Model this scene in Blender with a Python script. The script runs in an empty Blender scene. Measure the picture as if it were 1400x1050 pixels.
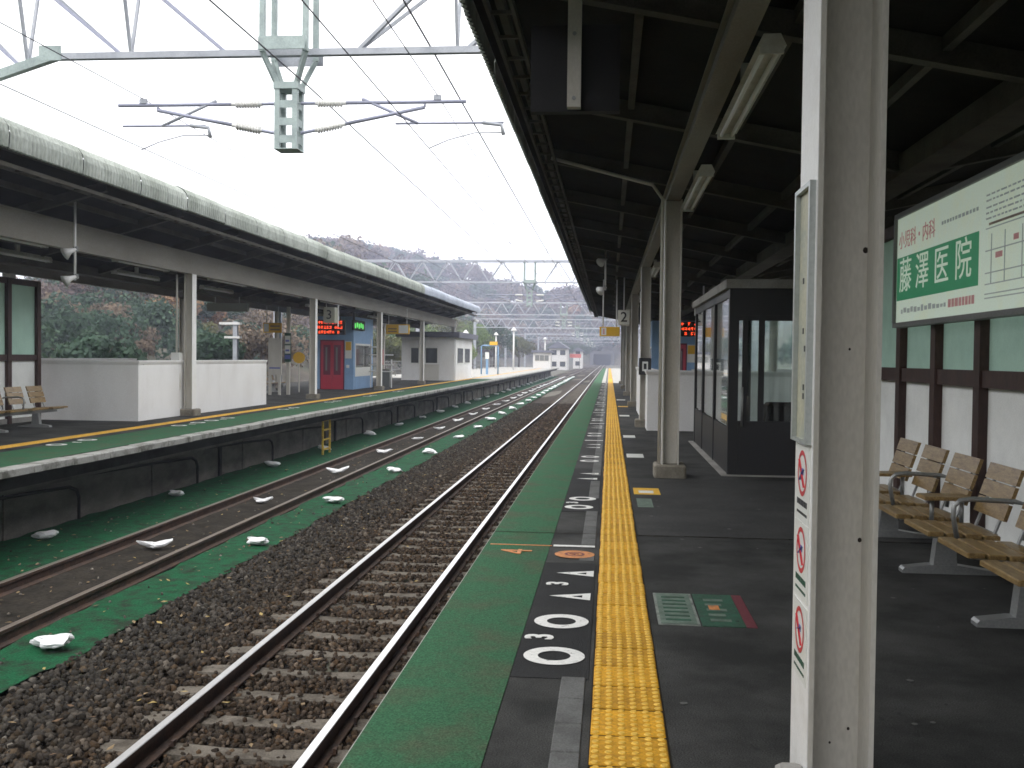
import bpy, math, random
import numpy as np
from mathutils import Vector, Matrix

random.seed(7)
RNG = np.random.default_rng(7)
scene = bpy.context.scene
COL = scene.collection
PI = math.pi

# ------------------------------------------------------------------ camera
CAM_H = 1.46
cam_data = bpy.data.cameras.new('camera')
cam = bpy.data.objects.new('camera', cam_data)
COL.objects.link(cam)
cam_data.sensor_width = 36.0
cam_data.lens = 36.0                      # 1400 px focal length on a 1400 px wide frame
cam_data.clip_start = 0.05
cam_data.clip_end = 4000
_f = 1400.0
_dy = Vector(((833.0 - 700) / _f, -(490.0 - 525) / _f, -1.0)).normalized()   # the track direction as the camera sees it
_u = Vector((math.sin(math.radians(0.8)), math.cos(math.radians(0.8)), 0))
_u = (_u - _dy * _u.dot(_dy)).normalized()
_x = _dy.cross(_u)
_m = Matrix((_x, _dy, _u))                # rows: world axes in camera space -> camera-to-world rotation
cam.matrix_world = Matrix.Translation((0, 0, CAM_H)) @ _m.to_4x4()
scene.camera = cam

# ------------------------------------------------------------------ sky, sun, exposure
SUN_ELEV, SUN_AZ = 58, 200                # azimuth of the sun, degrees clockwise from +Y (behind and left of the viewer)
world = bpy.data.worlds.new('World')
scene.world = world
world.use_nodes = True
nt = world.node_tree
bg = nt.nodes['Background']
sky = nt.nodes.new('ShaderNodeTexSky')
sky.sky_type = 'NISHITA'
sky.sun_disc = False
sky.sun_elevation = math.radians(SUN_ELEV)
sky.sun_rotation = math.radians(SUN_AZ)
sky.air_density = 1.0
sky.dust_density = 4.0
sky.ozone_density = 1.0
hs = nt.nodes.new('ShaderNodeHueSaturation')
hs.inputs['Saturation'].default_value = 0.10
ov = nt.nodes.new('ShaderNodeMix')        # cloud deck: an even white layer over the clear sky
ov.data_type = 'RGBA'
ov.inputs[0].default_value = 0.75
ov.inputs[7].default_value = (12.4, 12.3, 12.0, 1)
nt.links.new(sky.outputs[0], hs.inputs['Color'])
nt.links.new(hs.outputs[0], ov.inputs[6])
nt.links.new(ov.outputs[2], bg.inputs['Color'])
bg.inputs['Strength'].default_value = 0.12

sun_data = bpy.data.lights.new('sun', 'SUN')
sun_data.energy = 0.6
sun_data.angle = math.radians(25)
sun_data.color = (1.0, 0.97, 0.92)
sun = bpy.data.objects.new('sun', sun_data)
COL.objects.link(sun)
_az, _el = math.radians(SUN_AZ), math.radians(SUN_ELEV)
_sd = Vector((math.sin(_az) * math.cos(_el), math.cos(_az) * math.cos(_el), math.sin(_el)))
sun.rotation_euler = _sd.to_track_quat('Z', 'Y').to_euler()
sun.location = (0, -20, 60)

vs = scene.view_settings
vs.view_transform = 'Standard'
vs.look = 'None'
vs.exposure = 1.1
vs.gamma = 1.0
vs.use_curve_mapping = False
cy = scene.cycles
cy.max_bounces = 8
cy.diffuse_bounces = 4
cy.glossy_bounces = 3
cy.transmission_bounces = 6
cy.transparent_max_bounces = 8
cy.volume_bounces = 1
cy.caustics_reflective = False
cy.caustics_refractive = False
cy.sample_clamp_indirect = 4.0
cy.use_denoising = True
cy.filter_width = 1.6

# ------------------------------------------------------------------ materials
MATS = {}
def mat(name, col, rough=0.7, metal=0.0, col2=None, scale=3.0, thr=(0.4, 0.65), bump=0.0, bscale=40.0, fine=0.12, fscale=60.0,
        stretch=(1, 1, 1), spec=0.4, emit=None, emit_s=0.0, trans=0.0, alpha=1.0, attr=None, transl=0.0, objrand=0.0):
    if name in MATS:
        return MATS[name]
    m = bpy.data.materials.new(name)
    m.use_nodes = True
    t = m.node_tree
    n, l = t.nodes, t.links
    b = n['Principled BSDF']
    b.inputs['Roughness'].default_value = rough
    b.inputs['Metallic'].default_value = metal
    b.inputs['Specular IOR Level'].default_value = spec
    geo = n.new('ShaderNodeNewGeometry')
    mp = n.new('ShaderNodeMapping')
    mp.inputs['Scale'].default_value = stretch
    l.new(geo.outputs['Position'], mp.inputs['Vector'])
    base = n.new('ShaderNodeRGB')
    base.outputs[0].default_value = (*col, 1)
    cur = base.outputs[0]
    if attr:
        a = n.new('ShaderNodeAttribute')
        a.attribute_name = attr
        cur = a.outputs['Color']
    if col2 is not None:
        ns = n.new('ShaderNodeTexNoise')
        ns.inputs['Scale'].default_value = scale
        ns.inputs['Detail'].default_value = 6
        ns.inputs['Roughness'].default_value = 0.65
        l.new(mp.outputs[0], ns.inputs['Vector'])
        mr = n.new('ShaderNodeMapRange')
        mr.inputs[1].default_value, mr.inputs[2].default_value = thr
        l.new(ns.outputs['Fac'], mr.inputs[0])
        mx = n.new('ShaderNodeMix')
        mx.data_type = 'RGBA'
        l.new(mr.outputs[0], mx.inputs[0])
        l.new(cur, mx.inputs[6])
        mx.inputs[7].default_value = (*col2, 1)
        cur = mx.outputs[2]
    if fine > 0:
        nf = n.new('ShaderNodeTexNoise')
        nf.inputs['Scale'].default_value = fscale
        nf.inputs['Detail'].default_value = 3
        l.new(mp.outputs[0], nf.inputs['Vector'])
        mr2 = n.new('ShaderNodeMapRange')
        mr2.inputs[1].default_value, mr2.inputs[2].default_value = 0.3, 0.7
        mr2.inputs[3].default_value, mr2.inputs[4].default_value = 1 - fine, 1 + fine
        l.new(nf.outputs['Fac'], mr2.inputs[0])
        vm = n.new('ShaderNodeVectorMath')
        vm.operation = 'SCALE'
        l.new(cur, vm.inputs[0])
        l.new(mr2.outputs[0], vm.inputs['Scale'])
        cur = vm.outputs[0]
    if objrand > 0:
        oi = n.new('ShaderNodeObjectInfo')
        mr3 = n.new('ShaderNodeMapRange')
        mr3.inputs[3].default_value, mr3.inputs[4].default_value = 1 - objrand, 1 + objrand * .5
        l.new(oi.outputs['Random'], mr3.inputs[0])
        v3 = n.new('ShaderNodeVectorMath')
        v3.operation = 'SCALE'
        l.new(cur, v3.inputs[0])
        l.new(mr3.outputs[0], v3.inputs['Scale'])
        cur = v3.outputs[0]
    l.new(cur, b.inputs['Base Color'])
    if bump > 0:
        nb = n.new('ShaderNodeTexNoise')
        nb.inputs['Scale'].default_value = bscale
        nb.inputs['Detail'].default_value = 4
        l.new(mp.outputs[0], nb.inputs['Vector'])
        bp = n.new('ShaderNodeBump')
        bp.inputs['Strength'].default_value = bump
        bp.inputs['Distance'].default_value = 0.01
        l.new(nb.outputs['Fac'], bp.inputs['Height'])
        l.new(bp.outputs[0], b.inputs['Normal'])
    if emit:
        b.inputs['Emission Color'].default_value = (*emit, 1)
        b.inputs['Emission Strength'].default_value = emit_s
    if trans > 0:
        b.inputs['Transmission Weight'].default_value = trans
    if alpha < 1:
        b.inputs['Alpha'].default_value = alpha
    if transl > 0:
        tl = n.new('ShaderNodeBsdfTranslucent')
        l.new(cur, tl.inputs['Color'])
        ms = n.new('ShaderNodeMixShader')
        ms.inputs[0].default_value = transl
        l.new(b.outputs[0], ms.inputs[1])
        l.new(tl.outputs[0], ms.inputs[2])
        l.new(ms.outputs[0], n['Material Output'].inputs['Surface'])
    MATS[name] = m
    return m

ASPHALT = mat('asphalt', (.058, .058, .056), .85, spec=.2, col2=(.019, .020, .019), scale=1.1, thr=(.36, .60), bump=.6, bscale=120, fine=.5, fscale=150)
ASPHALT_PATCH = mat('asphalt_patch', (.052, .052, .051), .85, spec=.2, col2=(.030, .030, .030), scale=1.3, thr=(.38, .66), bump=.6, bscale=120, fine=.5, fscale=150)
ASPHALT_DARK = mat('asphalt_dark', (.018, .019, .020), .85, spec=.2, col2=(.026, .026, .027), scale=1.6, bump=.5, bscale=140, fine=.35, fscale=170)
GREEN_PAINT = mat('green_paint', (.030, .102, .050), .85, spec=.15, col2=(.060, .078, .046), scale=2.6, thr=(.46, .70), bump=.5, bscale=130, fine=.42, fscale=120)
CONC = mat('concrete', (.34, .33, .31), .85, col2=(.20, .195, .18), scale=1.4, thr=(.45, .7), bump=.3, fine=.12)
CONC_FOOT = mat('concrete_foot', (.24, .22, .18), .9, col2=(.13, .115, .09), scale=4, thr=(.4, .7), bump=.4, fine=.2)
CONC_WHITE = mat('concrete_edge', (.31, .31, .295), .85, col2=(.10, .10, .085), scale=3.2, thr=(.47, .66), bump=.3, fine=.15)
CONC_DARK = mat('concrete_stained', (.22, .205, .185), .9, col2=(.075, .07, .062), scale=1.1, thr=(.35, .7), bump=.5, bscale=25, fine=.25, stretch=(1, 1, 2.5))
SLAB_GREY = mat('grey_slab', (.13, .132, .13), .85, spec=.2, col2=(.085, .086, .085), scale=4, fine=.2, fscale=120, bump=.3, bscale=120)
YELLOW_TILE = mat('yellow_tile', (.60, .31, .018), .65, spec=.2, col2=(.44, .22, .015), scale=5.0, thr=(.45, .7), fine=.28, fscale=70, bump=.2, objrand=.26)
YELLOW_DOME = mat('yellow_dome', (.74, .47, .08), .55, spec=.3, col2=(.62, .36, .04), scale=8, fine=.15)
JOINT = mat('joint_grout', (.022, .018, .012), .95, spec=.1)
PAINT_WHITE = mat('paint_white', (.70, .70, .68), .65, col2=(.16, .16, .155), scale=24, thr=(.60, .70), fine=.1)
PAINT_ORANGE = mat('paint_orange', (.55, .22, .07), .65, col2=(.20, .11, .06), scale=14, thr=(.5, .7), fine=.2)
PAINT_DARKRED = mat('paint_dark_red', (.13, .025, .035), .6, fine=.2)
NOTICE_EDGE = mat('notice_edge', (.26, .29, .26), .7, spec=.2, col2=(.12, .13, .12), scale=10)
SIGN_GREEN = mat('sign_green', (.028, .095, .060), .7, spec=.2, col2=(.035, .065, .046), scale=9, fine=.2)
SIGN_PALE = mat('sign_pale', (.14, .19, .155), .7, spec=.2, col2=(.09, .125, .10), scale=12, fine=.15)
BALLAST = mat('ballast_stone', (.11, .10, .09), .92, spec=.12, attr='tint', fine=.25, fscale=45, bump=.4, bscale=60)
BALLAST_BED = mat('ballast_bed', (.046, .035, .027), .95, spec=.1, col2=(.020, .016, .012), scale=14, thr=(.4, .6), bump=1.0, bscale=22, fine=.5, fscale=26)
DIRT = mat('dirt', (.036, .031, .025), .95, spec=.1, col2=(.018, .016, .013), scale=3, bump=.8, bscale=18, fine=.4, fscale=24)
SLEEPER = mat('sleeper_concrete', (.140, .124, .104), .9, spec=.12, col2=(.062, .053, .043), scale=5, thr=(.4, .65), bump=.4, bscale=60, fine=.25)
RAIL_RUST = mat('rail_rust', (.050, .031, .024), .75, col2=(.09, .05, .032), scale=7, fine=.3)
RAIL_STEEL = mat('rail_steel', (.70, .69, .68), .30, metal=1.0, fine=.05)
RAIL_DULL = mat('rail_dull', (.20, .165, .14), .45, metal=.6, fine=.2)
GREEN_SHEET = mat('green_sheet', (.007, .074, .030), .8, spec=.12, col2=(.016, .026, .015), scale=5.0, thr=(.44, .66), bump=.9, bscale=30, fine=.5, fscale=60)
BAG = mat('white_bag', (.80, .81, .83), .5, col2=(.62, .62, .60), scale=9, thr=(.5, .75), fine=.06, bump=.3, bscale=30)
CREAM = mat('cream_paint', (.58, .56, .51), .5, col2=(.45, .43, .38), scale=1.6, thr=(.48, .72), bump=.12, bscale=60, fine=.07, fscale=90, stretch=(1, 1, .35))
WHITE_STEEL = mat('white_steel', (.70, .70, .70), .45, col2=(.52, .51, .48), scale=3, thr=(.5, .75), fine=.05)
BEAM_PAINT = mat('beam_paint', (.27, .255, .22), .6, col2=(.19, .175, .145), scale=1.3, thr=(.4, .7), fine=.1, stretch=(1, .4, 1))
FLANGE_SKYLIT = mat('flange_skylit', (.82, .82, .81), .5, col2=(.68, .67, .64), scale=2.5, thr=(.5, .75), fine=.04)  # column paint whitened: sky light on the track side put into the colour
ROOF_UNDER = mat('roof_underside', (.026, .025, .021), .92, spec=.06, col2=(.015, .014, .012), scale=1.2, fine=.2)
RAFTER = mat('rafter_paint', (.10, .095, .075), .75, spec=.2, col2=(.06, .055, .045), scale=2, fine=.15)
FASCIA = mat('fascia_weathered', (.40, .43, .40), .75, col2=(.20, .225, .195), scale=1.2, thr=(.36, .72), fine=.2, fscale=30, stretch=(1, 1, .3))
FASCIA_NEW = mat('fascia_clean', (.44, .48, .56), .6, col2=(.34, .38, .45), scale=1, fine=.08)
GALV = mat('galvanised', (.40, .42, .46), .55, metal=.25, col2=(.30, .32, .36), scale=3, fine=.12)
GALV_PALE = mat('galvanised_pale', (.46, .48, .54), .6, col2=(.38, .40, .46), scale=3, fine=.08)
GALV_GREEN = mat('galvanised_green', (.36, .43, .42), .55, metal=.15, col2=(.26, .31, .31), scale=4, fine=.12)
GALV_BLUE = mat('pipe_blue', (.33, .345, .44), .5, metal=.2, fine=.15)
PORCELAIN = mat('porcelain', (.80, .80, .78), .3)
WIRE = mat('wire', (.10, .10, .12), .6, metal=.4)
DARK_METAL = mat('dark_metal', (.020, .020, .022), .45, fine=.2)
BLACK = mat('black_board', (.008, .008, .009), .7)
RUBBER = mat('black_cable', (.012, .012, .012), .7)
BROWN_WOOD = mat('brown_post', (.060, .030, .024), .6, col2=(.035, .018, .016), scale=5, fine=.2, stretch=(1, 1, .3))
PANEL_GREEN = mat('panel_green', (.48, .70, .60), .35, col2=(.42, .63, .54), scale=3, bump=.6, bscale=22, fine=.05, transl=.75)
PANEL_WHITE = mat('panel_white', (.86, .88, .87), .55, col2=(.76, .78, .77), scale=2, bump=.15, bscale=30, fine=.04, transl=.65)
PLASTER = mat('white_plaster', (.82, .82, .82), .85, col2=(.70, .69, .68), scale=1.1, thr=(.42, .75), bump=.25, bscale=50, fine=.06, stretch=(1, 1, .5))
BENCH_WOOD = mat('bench_wood', (.30, .205, .085), .34, col2=(.155, .092, .034), scale=9, thr=(.4, .65), fine=.22, fscale=40, stretch=(6, 1, 6))
BENCH_METAL = mat('bench_metal', (.33, .34, .34), .45, metal=.7, fine=.1)
GLASS = mat('window_glass', (.80, .88, .86), .03, trans=1.0, fine=0, spec=.5)
LAMP_BODY = mat('lamp_body', (.62, .62, .58), .5, col2=(.45, .44, .39), scale=4, fine=.05)
TUBE = mat('lamp_tube', (.85, .86, .86), .3, fine=0)
BLUE_WALL = mat('blue_wall', (.23, .38, .60), .6, col2=(.20, .33, .53), scale=2, fine=.05)
RED_DOOR = mat('red_door', (.42, .018, .045), .45, fine=.1)
RED_DARK = mat('red_door_glass', (.13, .012, .035), .2, fine=.2)
LED_RED = mat('led_red', (.3, .02, .01), .5, emit=(1, .08, .02), emit_s=.9, fine=0)
LED_GREEN = mat('led_green', (.05, .3, .05), .5, emit=(.12, .8, .12), emit_s=.5, fine=0)
YELLOW_SIGN = mat('yellow_sign', (.72, .42, .03), .5, fine=.05)
SIGN_WHITE = mat('sign_white', (.72, .73, .70), .45, fine=.04)
SIGN_INK = mat('sign_ink', (.03, .03, .035), .6)
INK_GREY = mat('ink_grey', (.36, .40, .40), .6, emit=(.36, .42, .40), emit_s=.09)
INK_PINK = mat('ink_pink', (.55, .28, .28), .6, emit=(.6, .3, .3), emit_s=.08)
INK_RED = mat('ink_red', (.55, .05, .06), .5)
INK_BLUE = mat('ink_blue', (.12, .15, .42), .6)
BOARD_WHITE = mat('billboard_white', (.64, .74, .66), .4, col2=(.68, .72, .52), scale=2.0, thr=(.45, .7), fine=.04, emit=(.80, .95, .78), emit_s=.125)   # a backlit sign
BOARD_GREEN = mat('billboard_green', (.012, .22, .10), .4, fine=.08, emit=(.01, .30, .11), emit_s=.12)
FRAME_GREY = mat('frame_grey', (.16, .165, .16), .5, metal=.3, fine=.1)
CASE_GREY = mat('case_grey', (.42, .45, .44), .4, metal=.3, fine=.08)
FOLIAGE = mat('foliage', (.06, .09, .04), .8, attr='tint', fine=.25, fscale=1.5, spec=.15, transl=.25)
BARK = mat('bark', (.07, .055, .045), .9, fine=.3, fscale=20)
TERRAIN = mat('woodland_floor', (.085, .07, .052), .95, col2=(.05, .06, .035), scale=.08, fine=.3, fscale=.6)
EARTH = mat('earth', (.09, .08, .065), .95, col2=(.055, .06, .038), scale=.3, fine=.3, fscale=3)
ROOF_TILE = mat('slate_roof', (.12, .125, .16), .6, fine=.1)
YELLOW_LADDER = mat('yellow_ladder', (.62, .42, .04), .55, col2=(.3, .2, .04), scale=12, fine=.2)
BLUE_STEEL = mat('blue_steel', (.20, .33, .50), .5, fine=.1)
HOUSE_WALL = mat('house_wall', (.62, .61, .60), .8, fine=.05)
WINDOW_DARK = mat('window_dark', (.04, .045, .05), .15, fine=.1)

# ------------------------------------------------------------------ mesh helpers
def world_loc(o):
    v = Vector((0, 0, 0))
    while o is not None:
        v += o.location
        o = o.parent
    return v

class MB:
    def __init__(s):
        s.v, s.f, s.m = [], [], []
    def _add(s, vs, fs, mi=0):
        k = len(s.v)
        s.v += [tuple(p) for p in vs]
        s.f += [tuple(i + k for i in f) for f in fs]
        s.m += [mi] * len(fs)
        return s
    def box(s, x0, x1, y0, y1, z0, z1, mi=0):
        return s._add([(x0, y0, z0), (x1, y0, z0), (x1, y1, z0), (x0, y1, z0), (x0, y0, z1), (x1, y0, z1), (x1, y1, z1), (x0, y1, z1)],
                      [(3, 2, 1, 0), (4, 5, 6, 7), (0, 1, 5, 4), (1, 2, 6, 5), (2, 3, 7, 6), (3, 0, 4, 7)], mi)
    def cbox(s, x0, x1, y0, y1, z0, z1, c=.01, mi=0):
        """box with chamfered vertical edges and top edge"""
        def ring(x0, x1, y0, y1, z, c):
            return [(x0 + c, y0, z), (x1 - c, y0, z), (x1, y0 + c, z), (x1, y1 - c, z), (x1 - c, y1, z), (x0 + c, y1, z), (x0, y1 - c, z), (x0, y0 + c, z)]
        vs = ring(x0, x1, y0, y1, z0, c) + ring(x0, x1, y0, y1, z1 - c, c) + ring(x0 + c, x1 - c, y0 + c, y1 - c, z1, c)
        fs = [tuple(range(7, -1, -1)), tuple(range(16, 24))]
        for r in (0, 8):
            for i in range(8):
                j = (i + 1) % 8
                fs.append((r + i, r + j, r + 8 + j, r + 8 + i))
        return s._add(vs, fs, mi)
    def bar(s, p, q, w, h=None, mi=0, up=(0, 0, 1)):
        """rectangular bar from p to q"""
        h = h or w
        p, q = Vector(p), Vector(q)
        d = (q - p).normalized()
        u = Vector(up)
        if abs(d.dot(u)) > .98:
            u = Vector((0, 1, 0))
        a = d.cross(u).normalized()
        b = a.cross(d).normalized()
        vs = []
        for c in (p, q):
            for sa, sb in ((-1, -1), (1, -1), (1, 1), (-1, 1)):
                vs.append(c + a * (sa * w / 2) + b * (sb * h / 2))
        return s._add(vs, [(0, 3, 2, 1), (4, 5, 6, 7), (0, 1, 5, 4), (1, 2, 6, 5), (2, 3, 7, 6), (3, 0, 4, 7)], mi)
    def tube(s, pts, r, n=8, mi=0, caps=True):
        pts = [Vector(p) for p in pts]
        rs = r if isinstance(r, (list, tuple)) else [r] * len(pts)
        vs, fs = [], []
        prev = None
        for i, p in enumerate(pts):
            d = (pts[min(i + 1, len(pts) - 1)] - pts[max(i - 1, 0)]).normalized()
            ref = prev if prev is not None else (Vector((0, 0, 1)) if abs(d.z) < .9 else Vector((1, 0, 0)))
            a = (ref - d * ref.dot(d)).normalized()
            prev = a
            b = d.cross(a)
            for k in range(n):
                t = 2 * PI * k / n
                vs.append(p + (a * math.cos(t) + b * math.sin(t)) * rs[i])
        for i in range(len(pts) - 1):
            for k in range(n):
                j = (k + 1) % n
                fs.append((i * n + k, i * n + j, (i + 1) * n + j, (i + 1) * n + k))
        if caps:
            fs.append(tuple(range(n - 1, -1, -1)))
            e = (len(pts) - 1) * n
            fs.append(tuple(range(e, e + n)))
        return s._add(vs, fs, mi)
    def prism(s, prof, y0, y1, mi=0, axis='y'):
        """extrude an (a, b) outline along an axis: y -> (x,z); x -> (y,z); z -> (x,y)"""
        n = len(prof)
        def P(a, b, t):
            return (a, t, b) if axis == 'y' else ((t, a, b) if axis == 'x' else (a, b, t))
        vs = [P(a, b, y0) for a, b in prof] + [P(a, b, y1) for a, b in prof]
        fs = [tuple(range(n - 1, -1, -1)), tuple(range(n, 2 * n))]
        for i in range(n):
            j = (i + 1) % n
            fs.append((i, j, n + j, n + i))
        return s._add(vs, fs, mi)
    def ring(s, cx, cy, z, r0, r1, n=32, h=.002, mi=0, ax=1.0):
        vs, fs = [], []
        for k in range(n):
            t = 2 * PI * k / n
            vs.append((cx + r0 * math.cos(t), cy + ax * r0 * math.sin(t), z))
            vs.append((cx + r1 * math.cos(t), cy + ax * r1 * math.sin(t), z))
        for k in range(n):
            j = (k + 1) % n
            fs.append((2 * k, 2 * k + 1, 2 * j + 1, 2 * j))
        return s._add(vs, fs, mi)
    def disc(s, cx, cy, z, r, n=28, mi=0):
        return s._add([(cx + r * math.cos(2 * PI * k / n), cy + r * math.sin(2 * PI * k / n), z) for k in range(n)], [tuple(range(n))], mi)
    def quad(s, a, b, c, d, mi=0):
        return s._add([a, b, c, d], [(0, 1, 2, 3)], mi)
    def mesh(s, name, mats, off=Vector((0, 0, 0)), smooth=False):
        me = bpy.data.meshes.new(name)
        vs = [(p[0] - off.x, p[1] - off.y, p[2] - off.z) for p in s.v]
        me.from_pydata(vs, [], s.f)
        if not isinstance(mats, (list, tuple)):
            mats = [mats]
        for m in mats:
            me.materials.append(m)
        if len(mats) > 1:
            me.polygons.foreach_set('material_index', s.m)
        if smooth:
            me.polygons.foreach_set('use_smooth', [True] * len(me.polygons))
        me.update()
        return me
    def build(s, name, mats, parent=None, smooth=False):
        off = world_loc(parent) if parent else Vector((0, 0, 0))
        return link(name, s.mesh(name, mats, off, smooth), parent)
    def recalc(s):
        return s

def link(name, me, parent=None, loc=None):
    o = bpy.data.objects.new(name, me)
    COL.objects.link(o)
    if parent:
        o.parent = parent
    if loc is not None:
        o.location = loc
    return o

def tag(o, label=None, cat=None, group=None, kind=None):
    if label: o['label'] = label
    if cat: o['category'] = cat
    if group: o['group'] = group
    if kind: o['kind'] = kind
    return o

def root(name, loc, label, cat, group=None):
    o = bpy.data.objects.new(name, None)
    COL.objects.link(o)
    o.location = loc
    o.empty_display_size = .2
    return tag(o, label, cat, group)

def copy_tree(o, loc=None, parent=None):
    c = o.copy()
    COL.objects.link(c)
    c.parent = parent
    if loc is not None:
        c.location = loc
    for ch in o.children:
        copy_tree(ch, None, c)
    return c

def struct(mb, name, mats, smooth=False):
    return tag(mb.build(name, mats, None, smooth), kind='structure')

def text_mesh(body, size, name='lettering', ext=0.0015, bold=0.0):
    cu = bpy.data.curves.new('tmp_text', 'FONT')
    cu.body = body
    cu.size = size
    cu.align_x = 'CENTER'
    cu.align_y = 'CENTER'
    cu.extrude = ext
    cu.resolution_u = 3
    cu.offset = bold
    o = bpy.data.objects.new('tmp_text', cu)
    COL.objects.link(o)
    dg = bpy.context.evaluated_depsgraph_get()
    dg.update()
    me = bpy.data.meshes.new_from_object(o.evaluated_get(dg))
    me.name = name
    bpy.data.objects.remove(o)
    return me

def text_obj(body, size, m, parent, wloc, xdir, ydir, name='lettering', sx=1.0, bold=0.0):
    """flat lettering; xdir = reading direction, ydir = up"""
    me = text_mesh(body, size, name, bold=bold)
    me.materials.clear()
    me.materials.append(m)
    X, Y = Vector(xdir).normalized(), Vector(ydir).normalized()
    Z = X.cross(Y)
    off = Vector(wloc) - (world_loc(parent) if parent else Vector((0, 0, 0)))
    for v in me.vertices:
        v.co = off + X * (v.co.x * sx) + Y * v.co.y + Z * v.co.z
    me.update()
    return link(name, me, parent)

ORD = ['first', 'second', 'third', 'fourth', 'fifth', 'sixth', 'seventh', 'eighth', 'ninth', 'tenth', 'eleventh', 'twelfth', 'thirteenth',
       'fourteenth', 'fifteenth', 'sixteenth', 'seventeenth', 'eighteenth', 'nineteenth', 'twentieth', 'twenty-first', 'twenty-second',
       'twenty-third', 'twenty-fourth', 'twenty-fifth', 'twenty-sixth', 'twenty-seventh', 'twenty-eighth', 'twenty-ninth', 'thirtieth',
       'thirty-first', 'thirty-second', 'thirty-third', 'thirty-fourth']

# ------------------------------------------------------------------ key dimensions
RE = -.94            # near platform edge
RP1 = 6.64           # its other edge
LE = -7.45           # far platform edge
LP0 = -16.75
PEND = 150.0
PSTART = -14.0
ZB = -1.25           # ballast level
RAIL_TOP = -1.08
RTC, LTC = -2.445, -6.07
CX0, CX1 = .66, .868  # near canopy column, x range
COLS_R = [3.525 + 9.35 * k for k in range(-1, 7)]
COLS_L = [23.35 - 10.1, 23.35, 33.45, 43.35, 53.4, 64.2]
LCX = -9.85

# ================================================================== SETTING
# ground: one sheet out to the horizon, with woodland hills
RIDGE = [(-900, 34), (-300, 40), (-180, 50), (-141, 58), (-125, 58.8), (-99, 54.5), (-81, 49), (-68, 47.4), (-55, 38), (-33, 33.6), (-14, 34), (30, 38), (120, 55), (400, 70), (900, 80)]
def ridge(b):
    return float(np.interp(b, [r[0] for r in RIDGE], [r[1] for r in RIDGE]))
def hnoise(x, y):
    return (math.sin(x * .031 + 1.3) * math.cos(y * .027) + .6 * math.sin(x * .083 + y * .061) + .4 * math.sin(x * .17 - y * .13 + 2))
def ground_h(x, y):
    base = -1.45
    # distance into the hills: left slope, right slope and the head of the valley
    dl = max(0, (-27 - .02 * max(y, 0)) - x)
    dr = max(0, x - 24)
    db = max(0, y - 405) if abs(x + 3) > 5.2 else max(0, y - 421)
    if y < -30:
        db = 0
    h = max(dl * .62, dr * .50, db * .50)
    if h <= 0:
        return base
    h = h + hnoise(x, y) * min(2.5, h * .25)
    if y > 30:
        cap = 1.46 + (ridge(x / y * 500) - 1.46) / 500 * min(y, 520) - (5.0 if y < 190 else 8.0)
    else:
        cap = 40
    cap = max(cap, 1.0) + 1.45
    # soft minimum
    k = 4.0
    hh = -k * math.log(math.exp(-min(h, 300) / k) + math.exp(-cap / k)) if h < 250 else cap
    return base + max(hh, 0)

mb = MB()
gx = np.concatenate([np.arange(-900, -200, 50), np.arange(-200, -30, 8), np.arange(-30, 30, 5), np.arange(30, 200, 10), np.arange(200, 901, 50)])
gy = np.concatenate([np.arange(-300, -20, 40), np.arange(-20, 200, 8), np.arange(200, 640, 12), np.arange(640, 1500, 80)])
for yv in gy:
    for xv in gx:
        mb.v.append((float(xv), float(yv), ground_h(float(xv), float(yv))))
nx = len(gx)
for j in range(len(gy) - 1):
    for i in range(nx - 1):
        a = j * nx + i
        mb.f.append((a, a + 1, a + nx + 1, a + nx))
        mb.m.append(0)
struct(mb, 'terrain', TERRAIN, smooth=True)

# track bed between the platforms, going on to the tunnel
mb = MB()
ys = np.concatenate([np.arange(PSTART, 60, .6), np.arange(60, 405, 5)])
xs = [-8.48, -7.6, -6.9, -6.4, -5.7, -5.2, -4.7, -4.0, -3.5, -3.0, -2.45, -1.9, -1.5, -.98]
for yv in ys:
    for xv in xs:
        mb.v.append((xv, float(yv), ZB - .045 + .012 * math.sin(xv * 9 + yv * 3.1) * math.cos(yv * 1.7 + xv)))
n = len(xs)
for j in range(len(ys) - 1):
    for i in range(n - 1):
        a = j * n + i
        mb.f.append((a, a + 1, a + n + 1, a + n)); mb.m.append(0)
track_bed = struct(mb, 'track_bed', BALLAST_BED, True)
mb = MB().box(-24, 22, PSTART, 404, -1.44, -1.30)
struct(mb, 'ground', EARTH)

# near platform
mb = MB().box(RE + .35, RP1, PSTART, PEND, -1.30, 0)
near_platform = struct(mb, 'near_platform', ASPHALT)
MB().box(RE, RE + .352, PSTART, PEND, -.28, -.002).build('edge_beam', CONC, near_platform)
MB().box(RE + .008, -.435, PSTART, 149.9, 0, .004).build('green_strip', GREEN_PAINT, near_platform)
for k in range(16):
    y0 = -3.3 + k * 9.4
    if k % 2 == 0 or k > 3:
        pass
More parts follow.
